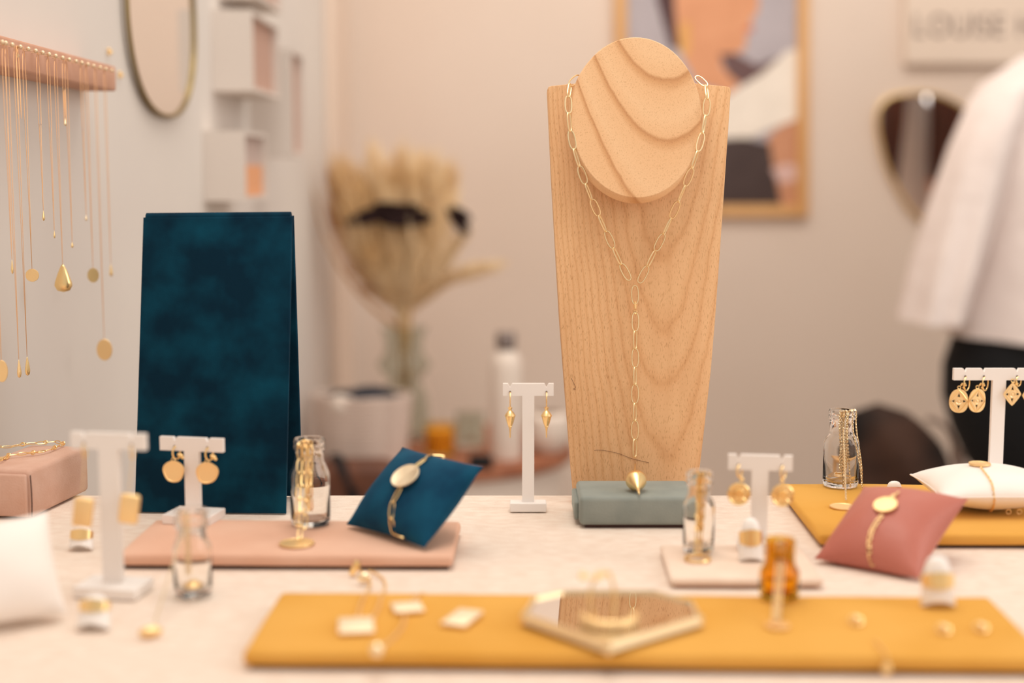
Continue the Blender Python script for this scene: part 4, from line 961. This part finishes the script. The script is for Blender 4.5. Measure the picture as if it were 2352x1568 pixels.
def wbox(name, pxl, pxr, pxe, y0, y1, label, inner, ins=None):
    yn = WX / ((pxl - PW / 2) / F); yn = onx(pxl, (y0 + y1) / 2, WX).y
    fx = aty(pxr, (y0 + y1) / 2, yn).x; yf_ = onx(pxe, (y0 + y1) / 2, fx).y
    zt_ = aty(pxr, y0, yn).z; zb = aty(pxr, y1, yn).z
    o = thing(name, V((WX, (yn + yf_) / 2, zb)), label, 'wall shelf')
    cx_, cy_, cz_ = (WX + fx) / 2, (yn + yf_) / 2, (zt_ + zb) / 2; dx, dy, dz = fx - WX, yf_ - yn, zt_ - zb; t = 0.005
    for nm, c, sz in (('side_panel', (cx_, yn + t / 2, cz_), (dx, t, dz)), ('side_panel', (cx_, yf_ - t / 2, cz_), (dx, t, dz)), ('top_panel', (cx_, cy_, zt_ - t / 2), (dx, dy - 2 * t, t)), ('bottom_panel', (cx_, cy_, zb + t / 2), (dx, dy - 2 * t, t))):
        bm = bm_new(); add_box(bm, c, sz); part(nm, bm, M['boxw'], o, 0)
    bm = bm_new(); add_box(bm, (fx - 0.010, cy_, cz_), (0.003, dy - 2 * t - 0.0004, dz - 2 * t - 0.0004)); part('lining_panel', bm, inner, o, 0)
    return o, (fx, yn, yf_, zb, zt_)
wbox('box_shelf', 486, 580, 640, 22, 209, 'upper pale box shelf with dusty rose lining, right of the oval mirror', M['boxp'])
ob, dm = wbox('box_shelf', 467, 563, 613, 300, 462, 'lower pale box shelf with an apricot card inside', M['boxl'])
bm = bm_new(); add_box(bm, (dm[0] - 0.0070, (dm[1] + dm[2]) / 2, dm[3] + 0.006 + 0.019), (0.003, dm[2] - dm[1] - 0.014, 0.038)); single('apricot_card', bm, M['boxo'], V((dm[0] - 0.007, (dm[1] + dm[2]) / 2, dm[3] + 0.006)), 'apricot card standing in the lower box shelf', 'card', smooth=0)
wbox('box_shelf', 573, 672, 698, 112, 358, 'far tall pale box shelf with rose lining, nearest the room corner', M['boxp'])
wbox('box_shelf', 500, 590, 645, -190, -6, 'box shelf cut off by the top of the photo', M['boxp'])

# ================================================================== back wall: framed portrait, sign, pebble mirror
YB = WY - 0.001
def bwp(px, py, off): return aty(px, py, WY - off)
fr = thing('framed_portrait', bwp(1636, 180, 0.01), 'oak framed poster of a woman in profile behind the wooden bust', 'picture')
o4 = [(1412, -140), (1860, -140), (1858, 497), (1414, 497)]; i4 = [(1440, -112), (1834, -112), (1832, 470), (1442, 470)]
O = [bwp(a, b, 0.02) for a, b in o4]; I = [bwp(a, b, 0.02) for a, b in i4]
for k in range(4):
    bm = bm_new(); add_prism(bm, [O[k], O[(k + 1) % 4], I[(k + 1) % 4], I[k]], Y_ * 0.018, bev=0.001); part('frame_rail', bm, M['frame'], fr, 0)
cols = dict(bg=(186, 178, 184), hair=(84, 56, 58), skin=(226, 162, 122), ear=(232, 176, 104), collar=(112, 84, 84), white=(248, 238, 226), brown=(74, 58, 56), hand=(208, 150, 116), pink=(226, 190, 182), lip=(206, 118, 92))
pm = {k: mat('print_' + k, v, 0.5, c2=tuple(max(0, x - 9) for x in v), nscale=14) for k, v in cols.items()}
polys = [('bg', [(1438, -114), (1836, -114), (1834, 472), (1440, 472)]),
 ('hair', [(1498, -114), (1600, -114), (1600, 40), (1566, 110), (1540, 112), (1522, 50), (1508, 0)]),
 ('skin', [(1548, -114), (1700, -114), (1722, -60), (1744, -6), (1740, 30), (1724, 46), (1730, 66), (1716, 78), (1712, 112), (1690, 124), (1664, 126), (1656, 150), (1702, 192), (1674, 218), (1600, 190), (1572, 140), (1556, 90), (1550, 20)]),
 ('ear', [(1562, 52), (1584, 50), (1586, 110), (1572, 136), (1560, 112)]), ('lip', [(1722, 58), (1734, 64), (1722, 74), (1706, 70)]),
 ('collar', [(1652, 124), (1690, 122), (1738, 150), (1800, 128), (1752, 168), (1706, 196), (1672, 170)]),
 ('white', [(1668, 222), (1706, 196), (1752, 168), (1808, 116), (1834, 112), (1834, 272), (1780, 292), (1720, 318), (1656, 330), (1656, 240)]),
 ('hand', [(1762, 318), (1790, 290), (1834, 272), (1834, 472), (1790, 472), (1772, 400)]),
 ('brown', [(1600, 340), (1668, 318), (1712, 316), (1768, 330), (1780, 400), (1796, 472), (1560, 472)]),
 ('pink', [(1772, 388), (1800, 376), (1834, 378), (1834, 412), (1790, 422)])]
bm = bm_new(); names = []
for z_, (kk, pl) in enumerate(polys):
    off = 0.008 + 0.0002 * z_; vs = [bm.verts.new(bwp(a, b, off)) for a, b in pl]; f_ = bm.faces.new(vs)
    if f_.normal.y > 0 or True:
        f_.normal_update()
        if f_.normal.y > 0: f_.normal_flip()
    if kk not in names: names.append(kk)
    f_.material_index = names.index(kk)
part('print', bm, [pm[n_] for n_ in names], fr, 0, recalc=False)
bm = bm_new(); add_prism(bm, [bwp(a, b, 0.0075) for a, b in polys[0][1]], Y_ * 0.004); part('backing', bm, M['wooddk'], fr, 0)
sg = thing('shop_sign', bwp(2300, 60, 0.012), 'pale sign board with grey capital lettering at top right', 'sign')
bm = bm_new(); add_prism(bm, [bwp(2080, -110, 0.022), bwp(2680, -110, 0.022), bwp(2680, 146, 0.022), bwp(2080, 146, 0.022)], Y_ * 0.020, bev=0.001); part('sign_board', bm, M['sign'], sg, 0)
p0, p1 = bwp(2099, 84, 0.0228), bwp(2375, 32, 0.0228); adv = 0.0; gl = []
for chx in 'LOUISE H':
    if chx == ' ': adv += 0.35; continue
    tc = bpy.data.curves.new('letter', 'FONT'); tc.body = chx; tc.extrude = 0.0006
    to = bpy.data.objects.new('tmp', tc); col.objects.link(to); dg = bpy.context.evaluated_depsgraph_get(); me = bpy.data.meshes.new_from_object(to.evaluated_get(dg)); bpy.data.objects.remove(to)
    xs = [v.co.x for v in me.vertices]; gl.append((me, adv - min(xs))); adv += max(xs) - min(xs) + 0.14
sx = (p1.x - p0.x) / (adv - 0.14); sy = (p1.z - p0.z) / 0.70
for me, ox in gl:
    for v in me.vertices: v.co = V((p0.x + (v.co.x + ox) * sx, p0.y - v.co.z * 0.6, p0.z + v.co.y * sy)) - sg.location
    me.materials.clear(); me.materials.append(M['ink']); lo_ = bpy.data.objects.new('letter', me); col.objects.link(lo_); lo_.parent = sg
ol = [(2018, 250), (2040, 226), (2080, 216), (2130, 215), (2180, 228), (2230, 262), (2262, 310), (2270, 370), (2250, 440), (2200, 500), (2140, 512), (2100, 490), (2066, 440), (2036, 380), (2020, 320), (2014, 280)]
ctr = bwp(2140, 350, 0.012); pmr = thing('pebble_mirror', ctr, 'pebble-shaped gold rimmed mirror beside the person in white', 'mirror')
oc = catmull([bwp(a, b, 0.012) for a, b in ol] + [bwp(*ol[0], 0.012)], 5)[:-1]
bm = bm_new(); add_prism(bm, [p.lerp(ctr, 0.02) for p in oc], Y_ * 0.009); part('mirror_plate', bm, M['mirror'], pmr, 0)
bm = bm_new(); add_tube(bm, oc, 0.004, 7, closed=True, ref=Y_); part('gold_rim', bm, M['gold'], pmr, 60)

# ================================================================== back side table and what stands on it
Yt, rt = 2.665, 0.242; hd = 0.511
ctx = -0.126; tz = CAM.z - hd
st = thing('drum_side_table', V((ctx, Yt, 0)), 'round side table with rust brown top in the back corner', 'side table')
bm = bm_new(); add_lathe(bm, [(0, tz - 0.022), (rt - 0.004, tz - 0.022), (rt, tz - 0.018), (rt, tz - 0.004), (rt - 0.004, tz), (0, tz)], (ctx, Yt, 0), 64); part('tabletop', bm, M['wooddk'], st)
bm = bm_new(); add_lathe(bm, [(0, 0.001), (rt * 0.9, 0.001), (rt * 0.92, 0.02), (rt * 0.92, tz - 0.0225), (0, tz - 0.0225)], (ctx, Yt, 0), 48); part('drum_base', bm, M['bottlew'], st)
def onT(px, py): return onpl(px, py, V((0, 0, tz)), Z)
# white bottle
q = onT(1162, 1052); s = mpp(q.y) * 1.0
wbt = thing('water_bottle', q, 'white metal water bottle with grey cap, blurred behind the slim stand', 'bottle')
bm = bm_new(); add_lathe(bm, [(0, 0.0005), (36 * s, 0.0005), (37 * s, 0.004), (37 * s, 215 * s), (35 * s, 232 * s), (27 * s, 246 * s), (21 * s, 252 * s), (20 * s, 256 * s), (0, 256 * s)], q, 32); part('body', bm, M['bottlew'], wbt, 60)
bm = bm_new(); add_lathe(bm, [(0, 256 * s), (22 * s, 256 * s), (23 * s, 260 * s), (23 * s, 292 * s), (20 * s, 296 * s), (0, 296 * s)], q, 24); part('cap', bm, M['cap'], wbt)
# candle, jar, bowl, small black tin
q = onT(1010, 1046); s = mpp(q.y); cj = thing('candle_jar', q, 'short amber glass candle jar beside the white basket', 'candle')
bm = bm_new(); add_lathe(bm, [(0, 0.0005), (33 * s, 0.0005), (36 * s, 0.004), (36 * s, 76 * s), (33 * s, 76 * s), (33 * s, 0.006), (0, 0.006)], q, 32); part('jar', bm, glass_mat('pale_amber_glass', (255, 230, 160)), cj)
bm = bm_new(); add_lathe(bm, [(0, 0.0065), (32 * s, 0.0065), (32 * s, 60 * s), (0, 60 * s)], q, 28); part('wax', bm, M['candle'], cj)
q = onT(1080, 1024); s = mpp(q.y); bm = bm_new(); add_lathe(bm, [(0, 0.0005), (30 * s, 0.0005), (33 * s, 0.005), (33 * s, 80 * s), (30 * s, 80 * s), (30 * s, 0.009), (0, 0.009)], q, 32)
single('glass_tumbler', bm, M['glassg'], q, 'smoky green glass tumbler beside the candle jar', 'glass')
q = onT(1104, 1074); bm = bm_new(); add_box(bm, q + Z * 0.011, (0.042, 0.03, 0.021), bev=0.004); single('black_tin', bm, M['black'], q, 'small black tin at the front edge of the round side table', 'tin')
q = onT(1258, 1036); s = mpp(q.y); bm = bm_new(); add_lathe(bm, [(0, 0.0005), (30 * s, 0.0005), (46 * s, 18 * s), (54 * s, 50 * s), (50 * s, 82 * s), (36 * s, 92 * s), (34 * s, 92 * s), (48 * s, 80 * s), (51 * s, 50 * s), (40 * s, 20 * s), (0, 10 * s)], q, 36)
single('round_bowl', bm, M['bottlew'], q, 'round cream bowl left of the wooden bust in the background', 'bowl')
# basket
q = onT(834, 1056); s = mpp(q.y); bk = thing('woven_basket', q, 'white woven rope basket holding dark and white cloths', 'basket')
bm = bm_new(); nb_ = 17
for k in range(nb_):
    r_ = (98 + 16 * k / nb_) * s; z_ = (4 + k * 9.2) * s + 0.001
    add_tube(bm, [q + V((r_ * math.cos(a) * 1.0, r_ * 0.72 * math.sin(a), z_ + 0.0006 * math.sin(9 * a))) for a in [2 * PI * i / 40 for i in range(40)]], 5.0 * s, 6, closed=True)
bk_w = part('woven_wall', bm, M['basket'], bk, 60)
bm = bm_new(); add_lathe(bm, [(0, 0), (96 * s, 0), (96 * s, 0.004), (0, 0.004)], (0, 0, 0), 32)
for v in bm.verts: v.co = q + V((v.co.x, v.co.y * 0.72, v.co.z + 0.0006))
part('basket_floor', bm, M['basket'], bk)
def lump(bm, c, sz, amp=0.2, f=20, u=22, v=14, seed=0):
    g = bmesh.ops.create_uvsphere(bm, u_segments=u, v_segments=v, radius=1)
    for x in g['verts']:
        k = 1 + amp * noise.noise(x.co * 1.6 + V((seed, 0, 0))); x.co = V((x.co.x * sz[0] * k, x.co.y * sz[1] * k, x.co.z * sz[2] * k)) + V(c)
bm = bm_new(); lump(bm, q + V((2 * s, -0.004, 148 * s)), (0.066, 0.046, 0.018), 0.35, seed=3); single('navy_scarf', bm, M['navy'], q + Z * 0.1, 'dark navy cloth crumpled in the white basket', 'cloth', smooth=80)
bm = bm_new(); lump(bm, q + V((-38 * s, -0.048, 140 * s)), (0.024, 0.016, 0.018), 0.3, seed=9); single('white_cloth', bm, M['bottlew'], q + V((-0.03, -0.04, 0.1)), 'white cloth poking out of the basket, in front of the navy one', 'cloth', smooth=80)
# leather bag
q = aty(800, 1120, 2.33); q.z = 0; bh_ = aty(800, 1070, 2.33).z
ch = thing('low_stool', V((q.x, 2.36, 0)), 'low wooden stool carrying the brown leather satchel', 'stool')
sz_ = bh_ - 0.16
bm = bm_new(); add_box(bm, (q.x, 2.36, sz_ - 0.012), (0.22, 0.10, 0.022), bev=0.004); part('seat', bm, M['frame'], ch)
for sx in (-0.09, 0.09):
    for sy in (-0.035, 0.035):
        bm = bm_new(); add_tube(bm, [V((q.x + sx, 2.36 + sy, sz_ - 0.023)), V((q.x + sx * 1.1, 2.36 + sy * 1.1, 0.001))], 0.011, 8); part('leg', bm, M['frame'], ch)
sa = thing('leather_satchel', V((q.x, 2.36, sz_)), 'rust brown leather satchel just behind the small glass bottle', 'bag')
bm = bm_new(); add_box(bm, (q.x, 2.36, sz_ + 0.083), (0.155, 0.07, 0.164), bev=0.022, seg=4); part('bag_body', bm, M['leather'], sa, 60)
bm = bm_new(); add_tube(bm, catmull([V((q.x - 0.02, 2.322, sz_ + 0.03)), V((q.x + 0.01, 2.318, sz_ + 0.10)), V((q.x - 0.005, 2.322, sz_ + 0.15)), V((q.x - 0.02, 2.35, sz_ + 0.172)), V((q.x - 0.03, 2.39, sz_ + 0.165))], 6), 0.009, 8, flat=0.35); part('bag_strap', bm, M['black'], sa)
# vase and dried flowers
q = onT(930, 1006); s = mpp(q.y); va = single('x', bm_new(), M['glassg'], q, 'x', 'x'); bpy.data.objects.remove(va)
bm = bm_new(); pr = [(0, 0.0008), (52, 3), (58, 12), (58, 60), (54, 96), (44, 120), (36, 135), (44, 150), (60, 165), (62, 178), (50, 192), (44, 205), (46, 240), (56, 262)]
outp = [(a * s, b * s if b > 0.01 else b) for a, b in pr]; inp = [(max(a - 3.2, 0) * s, max(b * s, 0.008)) for a, b in reversed(pr[1:])] + [(0, 0.008)]
add_lathe(bm, outp + inp, q, 36); single('glass_vase', bm, M['glassg'], q, 'ribbed smoky glass vase in the back corner', 'vase', smooth=60)
bq = thing('dried_bouquet', q + Z * (250 * s), 'dried pampas and dark fern bouquet in the smoky vase', 'dried flowers')
def plume(pts, rad, n, m, nm='pampas_plume', ln=0.05, stem=True, wd=0.0016, dens=1.0):
    sp_ = catmull([aty(a, b, q.y + d) for a, b, d in pts], 6); bm = bm_new(); L = len(sp_)
    if stem: add_tube(bm, sp_, 0.0014, 5)
    head0 = 0.45 if stem else 0.0
    for k in range(n):
        t = random.uniform(head0, 1.0); i = min(int(t * (L - 1)), L - 2); b0 = sp_[i]; dr = (sp_[i + 1] - sp_[i]).normalized()
        u = (t - head0) / (1 - head0); rr_ = rad * math.sin(PI * min(1, u * 0.85 + 0.12)) ** 0.7
        o_ = V((random.gauss(0, 1), random.gauss(0, 1), random.gauss(0, 1))).normalized()
        base = b0 + o_ * rr_ * random.uniform(0.1, 0.7); tip = b0 + o_ * rr_ * random.uniform(0.7, 1.25) + dr * ln * random.uniform(0.3, 1.0)
        sd = (tip - base).cross(V((random.random(), random.random(), random.random()))).normalized() * wd
        mid = (base + tip) / 2 + o_ * 0.003
        a_, b_, c_, d_ = bm.verts.new(base), bm.verts.new(mid + sd), bm.verts.new(tip), bm.verts.new(mid - sd); bm.faces.new((a_, b_, c_, d_))
    return part(nm, bm, m, bq, 0, recalc=False)
V0 = (930, 760, 0)
PL = [((930, 950, 0), (928, 750, 0), (850, 520, 0.02), (800, 400, 0.02), 0.040), ((928, 950, 0), (926, 750, 0), (870, 520, -0.02), (860, 360, 0), 0.042), ((930, 950, 0), (930, 750, 0), (915, 520, 0.03), (920, 370, 0.03), 0.042),
      ((932, 950, 0), (934, 750, 0), (960, 540, 0), (970, 385, 0), 0.042), ((934, 950, 0), (938, 750, 0), (990, 560, 0.02), (1030, 400, 0), 0.036), ((930, 950, 0), (925, 750, 0), (820, 560, 0), (765, 420, -0.03), 0.028),
      ((934, 950, 0), (940, 750, 0), (1010, 650, 0), (1120, 615, 0), 0.018), ((930, 950, 0), (925, 740, 0), (840, 640, 0), (770, 500, 0.02), 0.026), ((932, 950, 0), (932, 740, 0), (900, 600, -0.03), (890, 470, -0.04), 0.030),
      ((932, 950, 0), (936, 740, 0), (990, 640, -0.03), (1050, 560, -0.04), 0.018)]
for k, (a, b, c, d, r_) in enumerate(PL): plume([a, b, c, d], r_, 420, M['pampasb'] if k in (5, 7) else M['pampas'], wd=0.0014, ln=0.06)
for k in range(16):
    ex = 775 + 270 * ((k * 0.618) % 1.0); ey = 365 + 0.0016 * (ex - 910) ** 2 + 90 * ((k * 0.37) % 1.0); dd_ = random.uniform(-0.05, 0.06)
    plume([(930, 900, 0), (930, 750, 0), (930 + (ex - 930) * 0.55, 600, dd_), (ex, ey, dd_)], 0.036, 300, M['pampas'], wd=0.0013, ln=0.07)
for k in range(16):
    tx = 770 + k * 17; bm = bm_new(); add_tube(bm, catmull([aty(930 + random.uniform(-12, 12), 960, q.y), aty(930 + random.uniform(-14, 14), 750, q.y + random.uniform(-0.02, 0.02)), aty(930 + (tx - 930) * 0.6, 620, q.y + random.uniform(-0.03, 0.03)), aty(tx, 500 + random.uniform(-30, 40), q.y + random.uniform(-0.03, 0.03))], 5), 0.0022, 5); part('straw_stem', bm, M['pampasd'] if k % 2 else M['pampas'], bq)
bm = bm_new(); add_tube(bm, catmull([aty(925, 760, q.y), aty(830, 680, q.y), aty(745, 540, q.y), aty(708, 350, q.y)], 8), 0.004, 6, radii=[0.005 - 0.004 * i / 24 for i in range(25)]); part('long_blade', bm, M['pampasd'], bq)
def fern(c0, c1, wid):
    a, b = aty(*c0, q.y - 0.07), aty(*c1, q.y - 0.07); bm = bm_new(); ax = (b - a); L = ax.length; ax.normalize(); up = V((0, -0.2, 1)); up = (up - ax * up.dot(ax)).normalized()
    add_tube(bm, [a, b], 0.002, 5)
    for k in range(34):
        t = k / 33; w_ = wid * math.sin(PI * (0.12 + 0.8 * t)) ** 0.6
        for sg_ in (-1, 1):
            p = a + ax * (L * t); e_ = p + up * (sg_ * w_) + ax * 0.012 + Y_ * random.uniform(-0.012, 0.012)
            r_ = ax * 0.0048; vs = [bm.verts.new(x) for x in (p - r_, (p + e_) / 2 - r_ * 1.1, e_, (p + e_) / 2 + r_ * 1.1, p + r_)]; bm.faces.new(vs)
    part('dark_fern', bm, M['fern'], bq, 0, recalc=False)
fern((798, 512), (905, 480), 0.017); fern((985, 497), (868, 476), 0.016); fern((880, 512), (980, 500), 0.016); fern((870, 505), (950, 482), 0.019); fern((1026, 478), (1068, 528), 0.012); fern((1040, 474), (1070, 500), 0.010)

# ================================================================== dark bag on stool at right
q = aty(2080, 1040, 2.30); bz = aty(2080, 1150, 2.30).z - 0.05
so = thing('bar_stool', V((q.x, 2.36, 0)), 'wooden stool carrying the dark slouchy bag', 'stool')
bm = bm_new(); add_box(bm, (q.x, 2.36, bz - 0.016), (0.26, 0.2, 0.03), bev=0.004); part('seat', bm, M['frame'], so)
for sx in (-0.1, 0.1):
    for sy in (-0.08, 0.08):
        bm = bm_new(); add_tube(bm, [V((q.x + sx, 2.36 + sy, bz - 0.031)), V((q.x + sx * 1.15, 2.36 + sy * 1.1, 0.001))], 0.013, 8); part('leg', bm, M['frame'], so)
sb = thing('slouchy_handbag', V((q.x, 2.36, bz)), 'dark brown slouchy handbag beside the person in black trousers', 'bag')
bm = bm_new(); ringsb = []; hh_ = aty(2040, 932, 2.34).z - bz
for j in range(15):
    t = j / 14; z_ = bz + 0.001 + hh_ * t; rx = (0.105 * (1 - t ** 2.6) ** 0.5 + 0.002); cx_ = q.x + 0.012 - 0.045 * t ** 1.3; ry2 = 0.06 * (1 - t ** 3) ** 0.5 + 0.002
    ringsb.append([bm.verts.new((cx_ + rx * math.cos(a) * (1 + 0.07 * noise.noise(V((math.cos(a) * 2, math.sin(a) * 2, t * 4)))), 2.36 + ry2 * math.sin(a) * (1 + 0.12 * math.sin(5 * a + 4 * t)), z_)) for a in [2 * PI * k / 32 for k in range(32)]])
for A_, B_ in zip(ringsb, ringsb[1:]):
    for k in range(32): bm.faces.new((A_[k], A_[(k + 1) % 32], B_[(k + 1) % 32], B_[k]))
bm.faces.new(ringsb[0]); bm.faces.new(ringsb[-1]); part('bag_body', bm, M['leatherd'], sb, 80)
bm = bm_new(); add_tube(bm, catmull([aty(2130, 960, 2.29), aty(2172, 980, 2.285), aty(2198, 1040, 2.285), aty(2212, 1120, 2.29), aty(2216, 1180, 2.30)], 6), 0.011, 8, flat=0.4); part('bag_strap', bm, M['strap'], sb, 60)

# ================================================================== person
PY = 2.62
per = thing('person', V((aty(2436, 800, PY).x, PY, 0)), 'person in loose white top and black trousers, back turned, at the right edge', 'person')
px0 = per.location.x
shz = aty(2290, 262, PY).z
# body: one skinned surface
vsb = {}; me = bpy.data.meshes.new('body'); verts = []; edges = []; radii = []
def nd(name, co, r, par=None):
    vsb[name] = len(verts); verts.append(V(co)); radii.append(r)
    if par is not None: edges.append((vsb[par], vsb[name]))
nd('pelvis', (0, 0, 0.86), (0.13, 0.10)); nd('waist', (0, 0, 1.0), (0.115, 0.085), 'pelvis'); nd('chest', (0, 0, 1.18), (0.135, 0.09), 'waist'); nd('neckb', (0.01, 0.01, 1.31), (0.06, 0.055), 'chest')
nd('neck', (0.035, 0.03, 1.39), (0.045, 0.045), 'neckb'); nd('jaw', (0.05, 0.055, 1.45), (0.055, 0.065), 'neck'); nd('head', (0.06, 0.045, 1.53), (0.072, 0.088), 'jaw'); nd('crown', (0.06, 0.04, 1.59), (0.05, 0.06), 'head')
for sd, nm in ((-1, 'l'), (1, 'r')):
    nd('sh' + nm, (sd * 0.145, 0, 1.265), (0.042, 0.042), 'neckb'); nd('el' + nm, (sd * 0.215, -0.02, 1.04), (0.036, 0.036), 'sh' + nm); nd('wr' + nm, (sd * 0.15, 0.20, 1.08), (0.024, 0.024), 'el' + nm); nd('pa' + nm, (sd * 0.115, 0.265, 1.10), (0.03, 0.018), 'wr' + nm)
    for k in range(4):
        a = (k - 1.5) * 0.018; nd('f%d%s' % (k, nm), (sd * 0.10 + a, 0.305, 1.105), (0.009, 0.009), 'pa' + nm); nd('g%d%s' % (k, nm), (sd * 0.095 + a * 1.05, 0.338 - 0.004 * abs(k - 1.5), 1.095), (0.008, 0.008), 'f%d%s' % (k, nm))
    nd('t' + nm, (sd * 0.085, 0.245, 1.125), (0.010, 0.010), 'wr' + nm); nd('u' + nm, (sd * 0.07, 0.275, 1.13), (0.009, 0.009), 't' + nm)
    nd('hp' + nm, (sd * 0.085, 0, 0.82), (0.09, 0.09), 'pelvis'); nd('kn' + nm, (sd * 0.075, 0.01, 0.46), (0.055, 0.055), 'hp' + nm); nd('an' + nm, (sd * 0.075, -0.01, 0.08), (0.035, 0.035), 'kn' + nm); nd('to' + nm, (sd * 0.085, 0.12, 0.035), (0.035, 0.03), 'an' + nm)
me.from_pydata(verts, edges, []); bo = bpy.data.objects.new('body', me); col.objects.link(bo); bo.parent = per
sk = bo.modifiers.new('skin', 'SKIN'); sk.use_smooth_shade = True
for i, r in enumerate(radii): me.skin_vertices[0].data[i].radius = r if isinstance(r, tuple) else (r, r)
me.skin_vertices[0].data[0].use_root = True
bo.modifiers.new('sub', 'SUBSURF').levels = 1; bo.modifiers['sub'].render_levels = 2
dg = bpy.context.evaluated_depsgraph_get(); me2 = bpy.data.meshes.new_from_object(bo.evaluated_get(dg)); bo.modifiers.clear(); bo.data = me2; me2.materials.clear(); me2.materials.append(M['skin'])
me2.polygons.foreach_set('use_smooth', [True] * len(me2.polygons)); bo.name = 'body'
PO = per.location
# face features
for (nm, c, sz, mm) in (('eye', (-0.03, 0.122, 1.525), (0.012, 0.006, 0.007), 'black'), ('eye', (0.03, 0.122, 1.525), (0.012, 0.006, 0.007), 'black'), ('nose', (0, 0.135, 1.50), (0.011, 0.014, 0.02), 'skin'), ('mouth', (0, 0.118, 1.462), (0.022, 0.007, 0.006), 'rose'), ('ear', (-0.075, 0.03, 1.51), (0.01, 0.015, 0.025), 'skin'), ('ear', (0.075, 0.03, 1.51), (0.01, 0.015, 0.025), 'skin')):
    bm = bm_new(); add_ball(bm, PO + V(c) + V((0.06, 0.010, 0)), 1.0, sz); part(nm, bm, M[mm], bo, 80)
bm = bm_new(); g = bmesh.ops.create_uvsphere(bm, u_segments=36, v_segments=24, radius=1)
for v in g['verts']:
    p = v.co.copy(); k = 1 + 0.05 * noise.noise(p * 4)
    low = -0.085 if p.y > 0.35 else -0.20
    zz = p.z * (0.10 if p.z > 0 else (0.015 if p.y > 0.3 else 0.26)); v.co = PO + V((0.06 + p.x * 0.096 * k, 0.008 + p.y * 0.108 * k, 1.545 + zz))
for sx_ in (-0.045, 0.075, 0.11, 0.14): add_tube(bm, catmull([PO + V((0.06 + sx_ * 0.8, 0.08, 1.56)), PO + V((0.06 + sx_ * 1.05, 0.115, 1.44)), PO + V((0.05 + sx_ * 1.1, 0.165, 1.30)), PO + V((0.04 + sx_ * 1.1, 0.175, 1.12))], 6), 0.03, 10, radii=[0.02 + 0.016 * math.sin(PI * (i + 1) / 20) for i in range(19)])
part('hair', bm, M['hair'], per, 80)
# trousers: waist tube then two legs joined in one loft each
def loft(bm, rings, cap=True):
    rv = [[bm.verts.new(p) for p in r] for r in rings]; n = len(rv[0])
    for A_, B_ in zip(rv, rv[1:]):
        for k in range(n): bm.faces.new((A_[k], A_[(k + 1) % n], B_[(k + 1) % n], B_[k]))
    if cap: bm.faces.new(list(reversed(rv[0]))); bm.faces.new(rv[-1])
def ring(cx, cy, cz, rx, ry, n=36, amp=0, ph=0, fold=0, tilt=0):
    out = []
    for k in range(n):
        a = 2 * PI * k / n; f = 1 + amp * noise.noise(V((math.cos(a) * 2.2, math.sin(a) * 2.2, cz * 5 + ph))) + fold * math.sin(7 * a + ph + cz * 3)
        out.append(PO + V((cx + rx * f * math.cos(a), cy + ry * f * math.sin(a), cz + tilt * math.cos(a))))
    return out
bm = bm_new(); loft(bm, [ring(0, 0, z, rx, ry) for z, rx, ry in ((1.0, 0.135, 0.105), (0.92, 0.170, 0.125), (0.86, 0.196, 0.14), (0.80, 0.214, 0.148), (0.74, 0.214, 0.142), (0.68, 0.196, 0.13), (0.62, 0.168, 0.115), (0.60, 0.15, 0.10))])
for sd in (-1, 1): loft(bm, [ring(sd * x, 0, z, r, r * 1.1, 24) for z, x, r in ((0.66, 0.080, 0.078), (0.58, 0.074, 0.072), (0.46, 0.070, 0.064), (0.3, 0.070, 0.056), (0.12, 0.074, 0.052), (0.08, 0.075, 0.052))])
part('trousers', bm, M['black'], per, 80)
# top: torso loft plus wide sleeves
bm = bm_new(); loft(bm, [ring(0, 0, z, rx, ry, 48, 0.05, 0, fd, tl_) for z, rx, ry, fd, tl_ in ((0.845, 0.206, 0.165, 0.04, -0.012), (0.90, 0.198, 0.160, 0.05, -0.008), (0.98, 0.184, 0.15, 0.04, 0), (1.08, 0.183, 0.145, 0.03, 0), (1.18, 0.182, 0.14, 0.01, 0), (1.26, 0.180, 0.125, 0.0, 0), (1.31, 0.165, 0.105, 0, 0), (1.345, 0.13, 0.09, 0, 0.01), (1.375, 0.088, 0.075, 0, 0.01))])
shirt = part('loose_top', bm, M['shirt'], per, 80)
for sd in (-1, 1):
    bm = bm_new(); nm = []
    for (x, z, rx, ry) in ((0.085, 1.325, 0.040, 0.07), (0.130, 1.290, 0.055, 0.09), (0.165, 1.20, 0.056, 0.10), (0.195, 1.10, 0.056, 0.11), (0.222, 1.00, 0.054, 0.115), (0.243, 0.92, 0.050, 0.12), (0.250, 0.885, 0.050, 0.12)):
        nm.append(ring(sd * x, -0.02, z, rx, ry, 48, 0.08, 2, 0.10 * (1.3 - z) * 2))
    loft(bm, nm); part('sleeve', bm, M['shirt'], per, 80)
